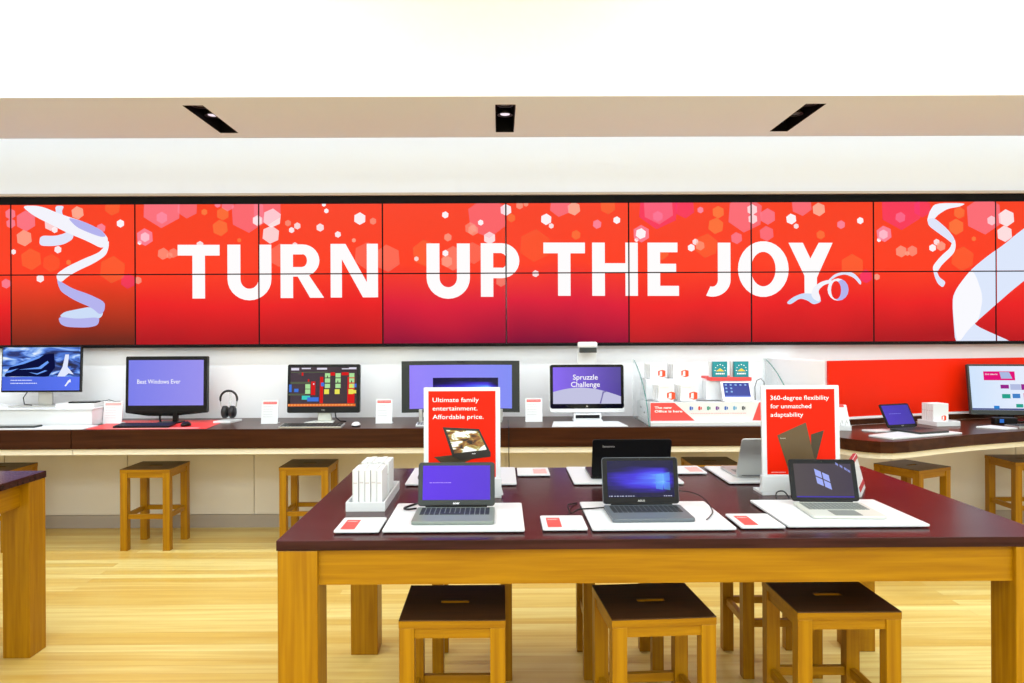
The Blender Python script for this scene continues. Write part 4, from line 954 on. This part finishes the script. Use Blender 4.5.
t = thing('keyboard', 'dark keyboard at the right edge before the shopping-page monitor', 'keyboard', (3.93, 5.47, ZT+.0005), 8, 'counter keyboards')
MB().prism(FLAT, rrect(-.21, .22, -.07, .07, .006), 0, .014).build('base', M['silver'], t, bevel=.001)
k = MB(); keys(k, FLAT, -.20, .21, -.06, .06, 5, 17, .0142, .018); k.build('keys', M['key_dark'], t)
tag(MB().prism(FLAT, [(3.46, 5.44), (3.60, 5.31), (3.70, 5.345), (3.62, 5.52)], ZT+.0003, ZT+.010).build('price_tag', M['white_acr'], bevel=.001), 'white price tag left of the keyboard at the right edge', 'price tag')

# ------------------------------------------------------------------ cords on the table
def arcpts(P, n=6):
    P = [Vector(p) for p in P]; out = []
    for i in range(len(P)-1):
        p0, p1, p2, p3 = P[max(i-1, 0)], P[i], P[i+1], P[min(i+2, len(P)-1)]
        for k in range(n):
            t = k/n; out.append(.5*((2*p1)+(-p0+p2)*t+(2*p0-5*p1+4*p2-p3)*t*t+(-p0+3*p1-3*p2+p3)*t**3))
    out.append(P[-1]); return out
def cord(label, P, r=.0022):
    tag(MB().tube(arcpts(P), r, 6).build('power_cord', M['black']), label, 'cord', 'thin black cords')
z = ZT+.003
cord('thin black cord curling on the white board left behind the family poster', [(-.27, 3.45, ZB+.003), (-.34, 3.42, ZB+.004), (-.385, 3.50, ZB+.012), (-.37, 3.60, ZB+.02), (-.30, 3.64, ZB+.008), (-.22, 3.62, ZB+.003)])
cord('short black plug cord at the left rear of the purple-screen laptop', [(-.325, 2.90, ZB+.008), (-.36, 2.895, ZB+.006), (-.375, 2.93, ZB+.004), (-.34, 3.0, ZB+.003), (-.33, 3.06, z)], .004)
cord('black charging cord running left from the slate laptop', [(.404, 2.90, ZB+.008), (.36, 2.895, ZB+.006), (.30, 2.885, ZB+.004), (.268, 2.86, z+.006), (.262, 2.93, z+.02), (.285, 3.02, z+.004), (.31, 3.06, z)], .003)
cord('thin black cord looping right of the slate laptop', [(.712, 3.0, ZB+.05), (.76, 2.99, ZB+.045), (.80, 2.95, ZB+.03), (.805, 2.85, ZB+.006), (.775, 2.77, ZB+.004), (.745, 2.71, ZB+.006)])
cord('tangled black cord before the flexibility poster', [(1.18, 3.10, z+.002), (1.14, 3.085, z), (1.15, 3.12, z+.025), (1.18, 3.12, z+.03), (1.19, 3.09, z+.004), (1.14, 3.075, z+.002), (1.20, 3.08, z), (1.25, 3.07, z+.006), (1.30, 3.09, z)], .003)

# ------------------------------------------------------------------ lights
def area(name, loc, rot, sx, sy, power, col=(1, 1, 1)):
    l = bpy.data.lights.new(name, 'AREA'); l.shape = 'RECTANGLE'; l.size = sx; l.size_y = sy; l.energy = power; l.color = col
    o = bpy.data.objects.new(name, l); COL.objects.link(o); o.location = loc; o.rotation_euler = [R(a) for a in rot]; return o
area('unseen_ceiling_light', (-3.0, 2.6, ZC-.03), (0, 0, 0), 3.2, 3.4, 140, (.75, .88, 1))  # overhead area lights, unseen in the view
area('unseen_ceiling_light', (3.0, 2.6, ZC-.03), (0, 0, 0), 3.2, 3.4, 140, (.75, .88, 1))
area('unseen_ceiling_light', (0, -1.7, ZC-.03), (0, 0, 0), 10, 2.4, 430, (.74, .88, 1))  # unseen fill added behind the camera to brighten the back wall
area('cove_lamp', (0, 6.12, 3.55), (0, 0, 0), 12.4, .2, 31, (.80, .90, 1))
for x in (-4.2, slots[0][0], slots[1][0], slots[2][0], 4.25):
    s = bpy.data.lights.new('soffit_spot', 'SPOT'); s.energy = 90; s.spot_size = R(104); s.spot_blend = .7; s.shadow_soft_size = .04; s.color = (.84, .92, 1)
    o = bpy.data.objects.new('soffit_spot', s); COL.objects.link(o); o.location = (x, sy0+.36, SZ-.01); o.rotation_euler = (R(6), 0, 0)
w = bpy.data.worlds.new('world'); scene.world = w; w.use_nodes = True
w.node_tree.nodes['Background'].inputs['Color'].default_value = (1, 1, 1, 1); w.node_tree.nodes['Background'].inputs['Strength'].default_value = .5

# ------------------------------------------------------------------ camera
cam = bpy.data.cameras.new('camera'); co = bpy.data.objects.new('camera', cam); COL.objects.link(co); scene.camera = co
cam.sensor_width = 36; cam.sensor_fit = 'HORIZONTAL'; cam.lens = 750/1024*36
yaw, roll = R(.3), R(.25)
co.matrix_world = Matrix.Translation((0, 0, 1.6)) @ Matrix.Rotation(-yaw, 4, 'Z') @ Matrix.Rotation(R(90), 4, 'X') @ Matrix.Rotation(-roll, 4, 'Z')
cam.shift_x = (512-(500+750*math.tan(yaw)))/1024; cam.shift_y = -(341.5-335)/1024
cam.clip_start = .05; cam.clip_end = 60
vs = scene.view_settings; vs.view_transform = 'Standard'; vs.look = 'None'; vs.gamma = 1; vs.exposure = 0; vs.use_curve_mapping = False
